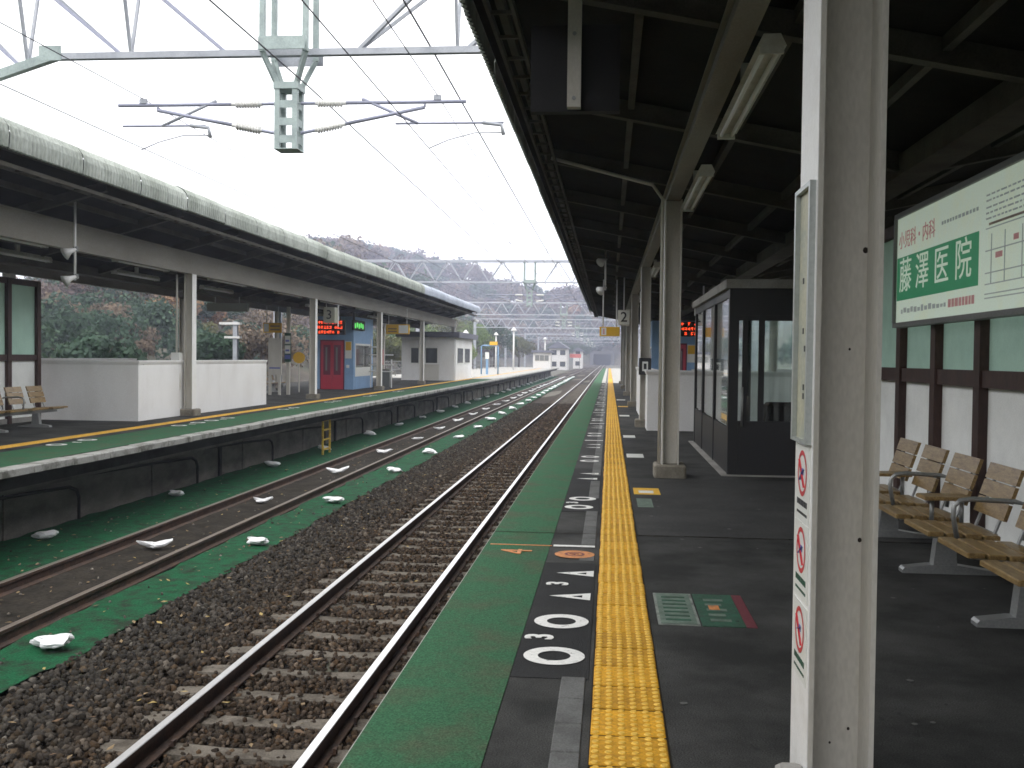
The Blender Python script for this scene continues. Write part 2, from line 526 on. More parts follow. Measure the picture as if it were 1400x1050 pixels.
# darker asphalt strip under the boarding marks and a seam across the surface
MB().box(-.432, -.075, 4.62, 7.25, 0, .0035).build('asphalt_patch', ASPHALT_DARK, near_platform)
MB().box(-.432, -.075, 9.7, 13.4, 0, .0035).build('asphalt_patch', ASPHALT_DARK, near_platform)
MB().box(.26, 2.72, 8.49, 12.55, 0, .0035).build('asphalt_patch', ASPHALT_PATCH, near_platform)
MB().box(-.432, -.075, 13.5, 21.0, 0, .0035).build('asphalt_patch', ASPHALT_PATCH, near_platform)
rs_ = random.Random(41)
st_ = MB()
for _ in range(170):
    sx_, sy_ = rs_.uniform(.3, 2.7), 3.0 + rs_.random() ** 1.6 * 14
    rad_ = rs_.uniform(.006, .018)
    n_ = 7
    st_._add([(sx_ + rad_ * rs_.uniform(.7, 1.3) * math.cos(2 * PI * q / n_), sy_ + rad_ * rs_.uniform(.7, 1.3) * math.sin(2 * PI * q / n_), .0048) for q in range(n_)], [tuple(range(n_))], rs_.choice((0, 0, 1)))
tag(st_.build('floor_spots', [mat('gum_dark', (.012, .012, .012), .8), mat('gum_pale', (.10, .10, .095), .8)], near_platform), kind='stuff')
seam = MB()
ysm = 8.47
px_ = -.93
rr = random.Random(3)
while px_ < 2.7:
    nxp = px_ + .12
    a, b = ysm + rr.uniform(-.012, .012), ysm + rr.uniform(-.012, .012)
    seam.quad((px_, a - .009, .0062), (nxp, b - .009, .0062), (nxp, b + .009, .0062), (px_, a + .009, .0062))
    px_ = nxp
seam.build('asphalt_seam', JOINT, near_platform)
# grey paving slabs beside the tactile line
sl = MB().cbox(-.055, .055, -.145, .145, -.02, .006, .004).mesh('paving_slab', SLAB_GREY)
skip = [(4.75, 7.5), (7.7, 8.05), (9.9, 10.75), (12.2, 12.95)]
y = 1.5
while y < 62:
    if not any(a < y + .1 < b for a, b in skip):
        link('paving_slab', sl, near_platform, (-.142, y, 0))
    y += .3
MB().box(-.197, -.087, 62, 149, 0, .0065).build('paving_strip', SLAB_GREY, near_platform)

# tactile tiles: 300 x 300 mm with raised domes
def tile_mesh(name, nd, seg):
    t = MB().cbox(-.1455, .1455, -.1405, .1405, -.02, .007, .004)
    p = .3 / nd
    for i in range(nd):
        for j in range(nd):
            cx, cy_ = -.15 + p * (i + .5), -.15 + p * (j + .5)
            vs = []
            for (r, z) in ((.0165, .006), (.012, .0112)):
                for k in range(seg):
                    a = 2 * PI * k / seg
                    vs.append((cx + r * math.cos(a), cy_ + r * math.sin(a), z))
            fs = [(k, (k + 1) % seg, seg + (k + 1) % seg, seg + k) for k in range(seg)] + [tuple(range(seg, 2 * seg))]
            t._add(vs, fs, 1)
    return t.mesh(name, [YELLOW_TILE, YELLOW_DOME])
tile_hi = tile_mesh('tactile_tile', 6, 8)
tile_lo = tile_mesh('tactile_tile_far', 6, 4)
TX = .095
MB().box(TX - .152, TX + .152, PSTART, 149.5, 0, .0015).build('tile_bed', JOINT, near_platform)
rr = random.Random(11)
for k in range(236):
    y = 1.685 + k * .3
    if y > 72: break
    o = link('tactile_tile', tile_hi if y < 14 else tile_lo, near_platform, (TX + rr.uniform(-.0025, .0025), y, rr.uniform(-.001, .0015)))
    o.rotation_euler.z = rr.uniform(-.006, .006)
MB().box(TX - .146, TX + .146, 72.2, 149.4, 0, .006).build('tactile_strip', YELLOW_TILE, near_platform)

# boarding marks: rings, triangles, small numerals, read from the platform looking at the track
def tri_mesh():
    t = MB()
    A, B, C = (-.125, 0, .0), (.115, -.088, 0), (.115, .088, 0)
    a, b, c = (.005, 0, 0), (.068, -.030, 0), (.068, .030, 0)
    t._add([A, B, C, a, b, c], [(0, 1, 4, 3), (1, 2, 5, 4), (2, 0, 3, 5)])
    return t.mesh('painted_triangle', PAINT_WHITE)
tri = tri_mesh()
ringm = MB().ring(0, 0, 0, .080, .150, 36).mesh('painted_ring', PAINT_WHITE)
def mark_ring(pl, x, y, s=1.0):
    o = link('painted_ring', ringm, pl, (x, y, .0075)); o.scale = (s, s, 1); return o
def mark_tri(pl, x, y, s=1.0, flip=False):
    o = link('painted_triangle', tri, pl, (x, y, .0075)); o.scale = (-s if flip else s, s, 1); return o
def mark_num(pl, x, y, ch='3', size=.2, m=PAINT_WHITE, flip=False):
    d = 1 if flip else -1
    return text_obj(ch, size, m, pl, (x, y, .0075), (0, -d, 0), (d, 0, 0), 'painted_numeral', bold=.006)
for (yo, s) in ((0, 1.0),):
    mark_ring(near_platform, -.248, 4.96); mark_num(near_platform, -.335, 5.29); mark_ring(near_platform, -.243, 5.62)
    mark_tri(near_platform, -.215, 6.22, 1.05); mark_num(near_platform, -.305, 6.56, size=.19); mark_tri(near_platform, -.205, 6.89, 1.05)
MB().disc(-.235, 7.56, .0075, .148).build('painted_disc', PAINT_ORANGE, near_platform)
MB().ring(-.235, 7.56, .009, .055, .075).build('painted_ring', PAINT_DARKRED, near_platform)
text_obj('4', .1, PAINT_DARKRED, near_platform, (-.235, 7.56, .009), (0, 1, 0), (-1, 0, 0), 'painted_numeral')
MB().box(-.41, -.09, 7.865, 7.925, .005, .008).build('painted_line', PAINT_WHITE, near_platform)
MB().box(-.90, -.42, 7.875, 7.895, .005, .008).build('painted_line', PAINT_ORANGE, near_platform)
text_obj('4', .34, PAINT_ORANGE, near_platform, (-.66, 7.60, .009), (0, 1, 0), (-1, 0, 0), 'painted_numeral', sx=1.1)
mark_ring(near_platform, -.275, 9.98, .93); mark_num(near_platform, -.345, 10.28, size=.16); mark_ring(near_platform, -.255, 10.58, .93)
mark_tri(near_platform, -.24, 12.35); mark_tri(near_platform, -.23, 12.9)
y = 14.5
while y < 58:
    mark_ring(near_platform, -.26, y, .9); mark_ring(near_platform, -.26, y + .62, .9)
    mark_tri(near_platform, -.245, y + 2.2); mark_tri(near_platform, -.245, y + 2.78)
    MB().box(-.41, -.09, y + 3.6, y + 3.68, .005, .008).build('painted_line', PAINT_WHITE, near_platform)
    y += 4.72
# stick-down floor notices right of the tactile line
def floor_notice(x0, x1, y0, y1, m, frame=None):
    if frame:
        MB().box(x0 - .015, x1 + .015, y0 - .02, y1 + .02, .0, .004).build('floor_notice', frame, near_platform)
        MB().box(x0, x1, y0, y1, .004, .0065).build('floor_notice', m, near_platform)
    else:
        MB().box(x0, x1, y0, y1, .0, .0045).build('floor_notice', m, near_platform)
floor_notice(.305, .505, 5.66, 6.38, SIGN_PALE, NOTICE_EDGE)
floor_notice(.53, .765, 5.64, 6.40, SIGN_GREEN)
floor_notice(.768, .825, 5.64, 6.40, PAINT_DARKRED)
d = MB()
for k in range(5):
    d.box(.585, .70 - .02 * (k % 2), 5.74 + .12 * k, 5.79 + .12 * k, .0045, .0068)
d.build('floor_notice_print', SIGN_PALE, near_platform)
MB().box(.60, .66, 6.0, 6.1, .007, .0085).build('floor_notice_print', PAINT_ORANGE, near_platform)
d = MB()
for k in range(7):
    d.box(.335, .475, 5.73 + .09 * k, 5.76 + .09 * k, .0065, .0085)
d.build('floor_notice_print', SIGN_GREEN, near_platform)
floor_notice(.285, .57, 11.05, 11.6, YELLOW_SIGN)
MB().box(.34, .50, 11.16, 11.36, .0045, .0068).build('floor_notice_print', PAINT_WHITE, near_platform)
floor_notice(.30, .455, 10.1, 10.72, SIGN_PALE)
for yy, w in ((15.2, .25), (19.0, .22), (26.0, .25), (31.0, .3), (36.0, .3)):
    floor_notice(.28, .28 + w, yy, yy + .55, SIGN_WHITE if yy != 31.0 else YELLOW_SIGN)

# far platform with its set-back wall, overhanging slab and edge stones
mb = MB().box(LP0, LE - .125, PSTART, PEND, -.30, 0)
far_platform = struct(mb, 'far_platform', ASPHALT)
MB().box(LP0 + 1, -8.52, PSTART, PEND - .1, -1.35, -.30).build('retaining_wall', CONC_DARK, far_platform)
MB().box(-9.0, LE - .14, PSTART, 149.9, 0, .004).build('green_strip', GREEN_PAINT, far_platform)
MB().box(-9.0, -8.72, PSTART, 66, .004, .0065).build('asphalt_strip', ASPHALT, far_platform)
stone = MB().cbox(-.12, .12, -.490, .490, -.095, .004, .014).mesh('edge_stone', CONC_WHITE)
rr = random.Random(5)
for k in range(78):
    y = 6 + k * 1.0
    o = link('edge_stone', stone, far_platform, (LE + rr.uniform(-.008, .008), y, rr.uniform(-.006, .004)))
    o.rotation_euler.z = rr.uniform(-.006, .006)
MB().box(LE - .12, LE + .12, 84, 149.9, -.11, .004).build('edge_beam', CONC_WHITE, far_platform)
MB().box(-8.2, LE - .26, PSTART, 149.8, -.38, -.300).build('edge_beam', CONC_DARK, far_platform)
tx = -9.14
MB().box(tx - .152, tx + .152, PSTART, 149.5, 0, .0015).build('tile_bed', JOINT, far_platform)
for k in range(200):
    y = 9 + k * .3
    o = link('tactile_tile', tile_lo, far_platform, (tx + rr.uniform(-.003, .003), y, rr.uniform(-.001, .0015)))
    o.rotation_euler.z = rr.uniform(-.006, .006)
MB().box(tx - .146, tx + .146, 69.2, 149.4, 0, .012).build('tactile_strip', YELLOW_TILE, far_platform)
for y in (11.4, 15.3, 19.9, 21.6, 26.5, 31.0, 36.0, 41.0):
    mark_ring(far_platform, -8.62, y, 1.05); mark_ring(far_platform, -8.62, y + .95, 1.05)
    mark_num(far_platform, -8.55, y + .47, size=.2, flip=True)
# paler open-air concrete beyond the canopies
MB().box(LP0 + .2, LE - .15, 67.0, 149.8, 0, .0085).build('open_paving', CONC, far_platform)
MB().box(-.06 + .31, RP1 - .1, 61.0, 149.8, 0, .0045).build('open_paving', CONC, near_platform)
MB().box(-.43, -.06, 61.0, 149.8, 0, .0042).build('open_paving', CONC, near_platform)
# wall posts, brackets and drooping cables under the overhang
for k in range(30):
    y = 9.0 + k * 4.75
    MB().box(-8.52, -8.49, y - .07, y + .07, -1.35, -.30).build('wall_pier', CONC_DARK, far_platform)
    c = MB()
    c.tube([(-8.44, y + 1.9, -1.24), (-8.44, y + 1.9, -.86), (-8.44, y + 1.83, -.74), (-8.44, y + 1.6, -.66), (-8.45, y + .5, -.62), (-8.45, y - 1.4, -.56), (-8.45, y - 2.8, -.52)], .028, 6)
    c.build('cable', RUBBER, far_platform, True)
    if k % 2 == 0:
        MB().box(-8.515, -8.46, y + 3.2, y + 3.3, -1.3, -.4).build('downpipe', RUBBER, far_platform)
# near-platform side wall
MB().box(RE + .3, RE + .349, PSTART, PEND, -1.32, -.28).build('retaining_wall', CONC_DARK, near_platform)

# ================================================================== TRACKS
def rail_mesh(y0, y1, top_i):
    zt, zb = RAIL_TOP, RAIL_TOP - .153
    pr = [(-.0325, zt - .004), (-.028, zt), (.028, zt), (.0325, zt - .004), (.0325, zt - .036), (.009, zt - .05), (.009, zb + .03), (.0635, zb + .014), (.0635, zb),
          (-.0635, zb), (-.0635, zb + .014), (-.009, zb + .03), (-.009, zt - .05), (-.0325, zt - .036)]
    n = len(pr)
    m = MB()
    vs = [(a, y0, b) for a, b in pr] + [(a, y1, b) for a, b in pr]
    for i in range(n):
        j = (i + 1) % n
        m._add([vs[i], vs[j], vs[n + j], vs[n + i]], [(0, 3, 2, 1)], top_i if i in (0, 1, 2) else 0)
    m._add(vs[:n], [tuple(range(n))], 0)
    m._add(vs[n:], [tuple(range(n - 1, -1, -1))], 0)
    return m
def sleeper_mesh():
    secs = [(-1.0, .105, -.175, -.30), (-.72, .11, -.168, -.30), (-.40, .10, -.178, -.30), (-.15, .085, -.186, -.30), (.15, .085, -.186, -.30), (.40, .10, -.178, -.30), (.72, .11, -.168, -.30), (1.0, .105, -.175, -.30)]
    m = MB()
    vs = []
    for x, w, zt, zb in secs:
        vs += [(x, -w - .015, zb), (x, -w, zt), (x, w, zt), (x, w + .015, zb)]
    fs = [(0, 1, 2, 3), (31, 30, 29, 28)]
    for i in range(7):
        a = i * 4
        for k in range(3):
            fs.append((a + k, a + 4 + k, a + 5 + k, a + 1 + k))
    m._add(vs, fs)
    return m.mesh('sleeper', SLEEPER)
clip = MB().prism([(-.088, -.17), (.088, -.17), (.088, -.128), (.066, -.128), (.066, -.156), (-.066, -.156), (-.066, -.128), (-.088, -.128)], -.022, .022)
clip_me = clip.mesh('rail_fastening', RAIL_RUST)
sleeper_me = sleeper_mesh()
rr = random.Random(21)
def make_track(xc, label, steel, smooth_top, y_s0, y_s1, sink):
    t = root('railway_track', (xc, 0, RAIL_TOP), label, 'track', 'railway tracks')
    for sx in (-1, 1):
        m = rail_mesh(PSTART, 404, 1)
        m.v = [(a + xc + sx * .566, b, c) for a, b, c in m.v]
        m.build('rail', [RAIL_RUST, steel], t)
    y = y_s0
    while y < y_s1:
        s = link('sleeper', sleeper_me, t, (rr.uniform(-.02, .02), y + rr.uniform(-.02, .02), -sink + rr.uniform(-.006, .004)))
        s.rotation_euler.z = rr.uniform(-.012, .012)
        if y < 30:
            for sx in (-1, 1):
                link('rail_fastening', clip_me, s, (sx * .566, 0, .012 if sink < .01 else .0))
        y += .585
    return t
near_track = make_track(RTC, 'railway track with polished rails on open ballast beside the green platform strip', RAIL_STEEL, True, 3.2, 105, -.008)
far_track = make_track(LTC, 'rusty-railed track running between two green ground sheets along the far platform', RAIL_DULL, False, 6.0, 60, .055)

# green weed sheets either side of the far track and a dirty fill between its rails
def sheet(x0, x1, name, label, seed):
    m = MB()
    r2 = random.Random(seed)
    ys = list(np.arange(PSTART, 70, .35)) + list(np.arange(70, 148, 4))
    xs = np.linspace(x0, x1, 6)
    for yv in ys:
        wob = r2.uniform(-.045, .045)
        for i, xv in enumerate(xs):
            e = wob if i in (0, 5) else 0
            m.v.append((float(xv) + e, float(yv), ZB + .022 + r2.uniform(0, .022)))
    for j in range(len(ys) - 1):
        for i in range(5):
            a = j * 6 + i
            m.f.append((a, a + 1, a + 7, a + 6)); m.m.append(0)
    return tag(m.build(name, GREEN_SHEET, None, True), label, 'ground sheet', 'green weed sheets')
sheet(-5.42, -4.66, 'weed_sheet', 'green ground sheet between the far track and the open ballast', 1)
sheet(-8.50, -6.74, 'weed_sheet', 'green ground sheet between the far track and the far platform wall', 2)
m = MB()
r2 = random.Random(9)
ys = list(np.arange(PSTART, 70, .3)) + list(np.arange(70, 148, 4))
xs = np.linspace(LTC - .5, LTC + .5, 7)
for yv in ys:
    for xv in xs:
        m.v.append((float(xv), float(yv), ZB + .012 + r2.uniform(0, .03)))
for j in range(len(ys) - 1):
    for i in range(6):
        a = j * 7 + i
        m.f.append((a, a + 1, a + 8, a + 7)); m.m.append(0)
tag(m.build('dirt_fill', DIRT, None, True), 'dark dirt and grit packed between the rusty rails', 'dirt', kind='stuff')

# loose ballast stones
def stones(regions, seed, bright=1.0):
    r = np.random.default_rng(seed)
    ico_v = np.array([(0, 0, 1), (.894, 0, .447), (.276, .851, .447), (-.724, .526, .447), (-.724, -.526, .447), (.276, -.851, .447),
                      (.724, .526, -.447), (-.276, .851, -.447), (-.894, 0, -.447), (-.276, -.851, -.447), (.724, -.526, -.447), (0, 0, -1)])
    ico_f = np.array([(0, 1, 2), (0, 2, 3), (0, 3, 4), (0, 4, 5), (0, 5, 1), (1, 6, 2), (2, 7, 3), (3, 8, 4), (4, 9, 5), (5, 10, 1), (6, 7, 2), (7, 8, 3), (8, 9, 4), (9, 10, 5), (10, 6, 1)])
    P, S = [], []
    for (x0, x1, y0, y1, dens, smin, smax, zf) in regions:
        k = int((x1 - x0) * (y1 - y0) * dens)
        x = r.uniform(x0, x1, k); y = r.uniform(y0, y1, k); s = r.uniform(smin, smax, k)
        z = np.full(k, ZB + zf) + r.uniform(-.012, .022, k)
        if zf < 0 or True:
            # keep the tops of sleepers mostly clear inside the near track
            ins = np.abs(x - RTC) < 1.0
            ph = np.abs(((y - 3.2 + .2925) % .585) - .2925)
            on = ins & (ph < .105) & (y > 3.1)
            keep = ~on | (r.uniform(0, 1, k) < .22)
            x, y, z, s = x[keep], y[keep], z[keep], s[keep]
        P.append(np.stack([x, y, z], 1)); S.append(s)
    P = np.concatenate(P); S = np.concatenate(S)
    N = len(P)
    V = np.repeat(ico_v[None], N, 0) * (1 + r.uniform(-.3, .3, (N, 12, 1)))
    V *= r.uniform(.6, 1.2, (N, 1, 3)) * S[:, None, None]
    a = r.uniform(0, 2 * PI, N); b = r.uniform(-.6, .6, N)
    ca, sa, cb, sb = np.cos(a)[:, None], np.sin(a)[:, None], np.cos(b)[:, None], np.sin(b)[:, None]
    x, y, z = V[..., 0], V[..., 1], V[..., 2]
    y, z = y * cb - z * sb, y * sb + z * cb
    x, y = x * ca - y * sa, x * sa + y * ca
    V = np.stack([x, y, z], -1) + P[:, None, :]
    F = (ico_f[None] + (np.arange(N) * 12)[:, None, None]).reshape(-1, 3)
    me = bpy.data.meshes.new('ballast')
    me.vertices.add(N * 12); me.vertices.foreach_set('co', V.reshape(-1))
    me.loops.add(F.size); me.loops.foreach_set('vertex_index', F.reshape(-1).astype(np.int32))
    me.polygons.add(len(F)); me.polygons.foreach_set('loop_start', np.arange(0, F.size, 3, dtype=np.int32)); me.polygons.foreach_set('loop_total', np.full(len(F), 3, dtype=np.int32))
    pal = np.array([(.10, .092, .085), (.070, .066, .062), (.14, .13, .12), (.085, .070, .055), (.055, .050, .046), (.11, .085, .062), (.19, .18, .165)])
    c = pal[r.choice(len(pal), N, p=[.24, .2, .14, .16, .14, .09, .03])] * np.where(r.uniform(0, 1, (N, 1)) < .12, r.uniform(.9, 1.35, (N, 1)), r.uniform(.36, .85, (N, 1))) * .66 * bright
    near = np.exp(-((P[:, 0] - RTC) / 1.25) ** 4)[:, None]
    c = c * (1 + near * np.array([.22, .04, -.09])) * np.array([1.04, 1.0, .93])
    cc = np.concatenate([np.repeat(c, 12, 0), np.ones((N * 12, 1))], 1)
    at = me.color_attributes.new('tint', 'FLOAT_COLOR', 'POINT')
    at.data.foreach_set('color', cc.reshape(-1))
    me.update(); me.validate()
    me.materials.append(BALLAST)
    return me
REG = [(-4.68, -3.42, 4.0, 16, 620, .018, .036, .005), (-3.42, -1.0, 4.0, 16, 640, .017, .031, -.014),
       (-4.68, -3.42, 16, 34, 300, .024, .042, .004), (-3.42, -1.0, 16, 34, 340, .020, .036, -.014),
       (-4.68, -1.0, 34, 60, 90, .035, .055, .0)]
tag(link('ballast', stones(REG, 3)), 'grey-brown crushed stone ballast between and around the near rails', 'ballast', kind='stuff')
# a few stray stones on the green sheet
tag(link('gravel', stones([(-5.4, -4.7, 6, 30, 3, .012, .022, .045), (-8.3, -6.8, 6, 30, 2, .012, .02, .045), (-6.5, -5.6, 6, 30, 5, .014, .024, .035)], 8, 2.6)),
    'stray stones scattered over the green ground sheets', 'gravel', kind='stuff')

# fallen leaves blown over the sheets, the ballast and the sleepers
lv = MB()
rl = random.Random(17)
for _ in range(900):
    yv = 5 + rl.random() ** 1.5 * 32
    xv = rl.uniform(-8.4, -1.0)
    zz = ZB + .052
    if abs(abs(xv - LTC) - .566) < .09 or abs(abs(xv - RTC) - .566) < .09: continue
    a_ = rl.uniform(0, 6.28); L_ = rl.uniform(.02, .045); W_ = L_ * rl.uniform(.35, .6)
    ca_, sa_ = math.cos(a_), math.sin(a_)
    q = [(-L_, 0, 0), (0, -W_, rl.uniform(0, .012)), (L_, 0, rl.uniform(0, .02)), (0, W_, rl.uniform(0, .012))]
    lv._add([(xv + u * ca_ - v * sa_, yv + u * sa_ + v * ca_, zz + w) for u, v, w in q], [(0, 1, 2, 3)], rl.choice((0, 0, 1, 1, 2)))
tag(lv.build('fallen_leaves', [mat('leaf_brown', (.11, .065, .035), .8), mat('leaf_tan', (.20, .14, .075), .8), mat('leaf_yellow', (.30, .22, .08), .8)]),
    'dry fallen leaves strewn over the track bed and green sheets', 'leaves', kind='stuff')

# white weight bags
def bag_mesh(kind, seed):
    r = random.Random(seed)
    m = MB()
    nu, nv = 16, 9
    if kind == 'lump':
        L, W, H_ = .19, .13, .12
    elif kind == 'flat':
        L, W, H_ = .205, .075, .085
    else:
        L, W, H_ = .17, .11, .11
    lump = [(r.uniform(0, 6.28), r.uniform(.1, .28), r.randint(2, 5)) for _ in range(4)]
    for i in range(nv + 1):
        ph = PI * i / nv
        for k in range(nu):
            th = 2 * PI * k / nu
            d = 1 + sum(a * math.sin(q * th + p + i * .7) for p, a, q in lump) * .5 + r.uniform(-.13, .13)
            x = L * math.sin(ph) ** .8 * math.cos(th) * d
            y = W * math.sin(ph) ** .8 * math.sin(th) * d
            z = H_ * .5 * (math.cos(ph) + 1) * (1 + .25 * math.sin(2 * th + seed) * math.sin(ph))
            if kind == 'flat':
                z += .045 * (x / L) ** 2 + .02 * (x / L)
                if i == 0: z *= .8
            else:
                z += .03 * math.cos(th + seed) * math.sin(ph)
            m.v.append((x, y, max(z, -.005)))
    for i in range(nv):
        for k in range(nu):
            j = (k + 1) % nu
            m.f.append((i * nu + k, (i + 1) * nu + k, (i + 1) * nu + j, i * nu + j)); m.m.append(0)
    return m.mesh('weight_bag', BAG, smooth=(kind == 'x'))
bags = {k: [bag_mesh(k, s) for s in range(5)] for k in ('lump', 'flat', 'small')}
rr = random.Random(31)
def bag_row(xc, first, kind, where):
    ys = list(first)
    while ys[-1] < 140:
        ys.append(ys[-1] + 4.78)
    for k, y in enumerate(ys):
        o = link('weight_bag', bags[kind][k % 5], None, (xc + rr.uniform(-.06, .06), y, ZB + .04))
        o.rotation_euler.z = rr.uniform(-.5, .5) if kind != 'flat' else rr.uniform(-.12, .12)
        s = rr.uniform(.85, 1.15)
        o.scale = (s, s, s)
        tag(o, 'white weight bag %s, %s from the viewer' % (where, ORD[k]), 'bag', 'white weight bags along the far track')
bag_row(-4.90, (8.75, 13.9, 18.1, 23.1, 27.8, 33.1), 'lump', 'on the ballast-side green sheet')
bag_row(-6.12, (13.45, 17.9, 22.7, 27.5, 32.2), 'flat', 'between the rusty rails')
bag_row(-7.98, (13.9, 18.45, 23.7, 28.2, 33.9, 38.7), 'small', 'on the green sheet below the far platform')

# ================================================================== CANOPIES
def fascia_panel_mesh(m):
    """bullnose corrugated sheet, 2 m long, outer face towards +x, centred on y = 0; x = 0 at the outer face, z = 0 at the bottom"""
    prof = [(-.035, -.035), (-.010, -.02), (0, .06), (.005, .18), (-.02, .29), (-.09, .38), (-.20, .435), (-.36, .46), (-.60, .455)]
    ys = np.arange(-1.004, 1.03, .0256)
    mbp = MB()
    for yv in ys:
        c = .011 * (1 if (int(round((yv + 1) / .0256)) % 4) in (0, 1) else -1)
        for i, (a, b) in enumerate(prof):
            mbp.v.append((a + (c if i < 6 else 0), float(yv), b + (c if i >= 6 else 0)))
    n = len(prof)
    for j in range(len(ys) - 1):
        for i in range(n - 1):
            a = j * n + i
            mbp.f.append((a, a + n, a + n + 1, a + 1)); mbp.m.append(0)
    return mbp.mesh('fascia_panel', m)
fascia_old = fascia_panel_mesh(FASCIA)
fascia_new = fascia_panel_mesh(FASCIA_NEW)

def h_column(x0, x1, yc, z0, z1, fw=.30, t=.016):
    m = MB()
    m.box(x0, x0 + t, yc - fw / 2, yc + fw / 2, z0, z1)
    m.box(x1 - t, x1, yc - fw / 2, yc + fw / 2, z0, z1)
    m.box(x0 + t, x1 - t, yc - .006, yc + .006, z0, z1)
    return m
def canopy(label, eave, valley, far, zf, slope, y0, y1, cols, cx0, cx1, side, fw, bd):
    """butterfly roof; side = +1 when the near eave is at larger x than the valley"""
    c = root('platform_canopy', (valley, y0, 0), label, 'canopy', 'platform canopies')
    def z(x):
        return zf - slope * abs(x - eave) if (x - valley) * (eave - valley) > 0 else zf - slope * abs(eave - valley) + slope * abs(x - valley)
    T = .05
    for a, b in ((eave, valley), (valley, far)):
        za, zb_ = z(a), z(b)
        if a > b: a, b, za, zb_ = b, a, zb_, za
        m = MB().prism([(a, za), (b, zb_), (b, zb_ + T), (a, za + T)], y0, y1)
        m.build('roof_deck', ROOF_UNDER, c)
    # rafters
    y = y0 + .6
    while y < y1:
        for a, b in ((eave - side * .25, valley + side * .05), (valley - side * .05, far + side * .25)):
            za, zb_ = z(a), z(b)
            m = MB()
            if a > b: a, b, za, zb_ = b, a, zb_, za
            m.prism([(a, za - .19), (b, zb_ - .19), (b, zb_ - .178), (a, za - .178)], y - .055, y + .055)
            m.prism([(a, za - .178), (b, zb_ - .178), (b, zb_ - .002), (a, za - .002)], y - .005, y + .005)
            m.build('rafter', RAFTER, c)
        y += 3.117
    # purlins
    for fx in (.06, .32, .58, .82):
        for a, b in ((eave, valley), (far, valley)):
            x = a + (b - a) * fx
            MB().box(x - .03, x + .03, y0 + .05, y1 - .05, z(x) - .085, z(x) + .012).build('purlin', RAFTER, c)
    # cable ladder along the near eave
    xe = eave - side * .30
    lad = MB().box(xe - .10, xe - .075, y0 + .1, y1 - .1, z(xe) - .30, z(xe) - .24).box(xe + .075, xe + .10, y0 + .1, y1 - .1, z(xe) - .30, z(xe) - .24)
    y = y0 + .3
    while y < y1:
        lad.box(xe - .075, xe + .075, y, y + .03, z(xe) - .29, z(xe) - .265)
        y += .55
    lad.build('cable_ladder', RAFTER, c)
    # longitudinal beams at the column heads and the valley gutter
    for b0, b1 in ((cx0, cx1), (2 * valley - cx1, 2 * valley - cx0)):
        zt = min(z(b0), z(b1)) - .192
        m = MB().box(b0 + .02, b1 - .02, y0, y1, zt - bd, zt - bd + .015).box(b0 + .02, b1 - .02, y0, y1, zt - .015, zt)
        xm = (b0 + b1) / 2
        m.box(xm - .045, xm + .045, y0, y1, zt - bd + .015, zt - .015)
        m.build('beam', BEAM_PAINT, c)
        for yc in cols:
            if b0 != cx0 and False: continue
            k = h_column(b0, b1, yc, .0, zt - bd, fw).build('column', CREAM, c)
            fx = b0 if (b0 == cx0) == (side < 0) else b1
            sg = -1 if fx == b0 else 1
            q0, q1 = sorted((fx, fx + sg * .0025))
            MB().box(q0, q1, yc - fw / 2, yc + fw / 2, .002, zt - bd - .002).build('skylit_facing', FLANGE_SKYLIT, k)  # thin added plate, whiter to paint in the sky light on this flange
            if abs(yc - 3.525) > .01: MB().cbox(b0 - .09, b1 + .09, yc - fw / 2 - .09, yc + fw / 2 + .09, 0, .16, .02).build('footing', CONC_FOOT, k)
    zv = z(valley)
    MB().box(valley - .16, valley + .16, y0 + .02, y1 - .02, zv - .20, zv - .004).build('gutter', RAFTER, c)
    # fascia panels: near and far eaves
    for e, sd in ((eave, side), (far, -side)):
        y = y0 + 1.0
        while y < y1 - .5:
            o = link('fascia_panel', fascia_new if (side > 0 and y > 44.5) else fascia_old, c)
            off = world_loc(c)
            o.location = (e + sd * .03 - off.x, y - off.y, z(e) - .16 - off.z + random.uniform(-.012, .012))
            if sd < 0: o.rotation_euler.z = PI
            y += 2.0
    # end fascia
    return c, z
near_canopy, zr = canopy('dark butterfly canopy on cream steel columns over the near platform', -1.08, 2.85, 6.78, 4.20, .20, -12.4, 60.3, COLS_R, CX0, CX1, -1, .30, .20)
far_canopy, zl = canopy('canopy with rounded weathered corrugated fascia over the far platform', -8.32, -12.1, -15.9, 4.46, .27, -2.5, 65.5, COLS_L, LCX - .10, LCX + .10, 1, .24, .50)

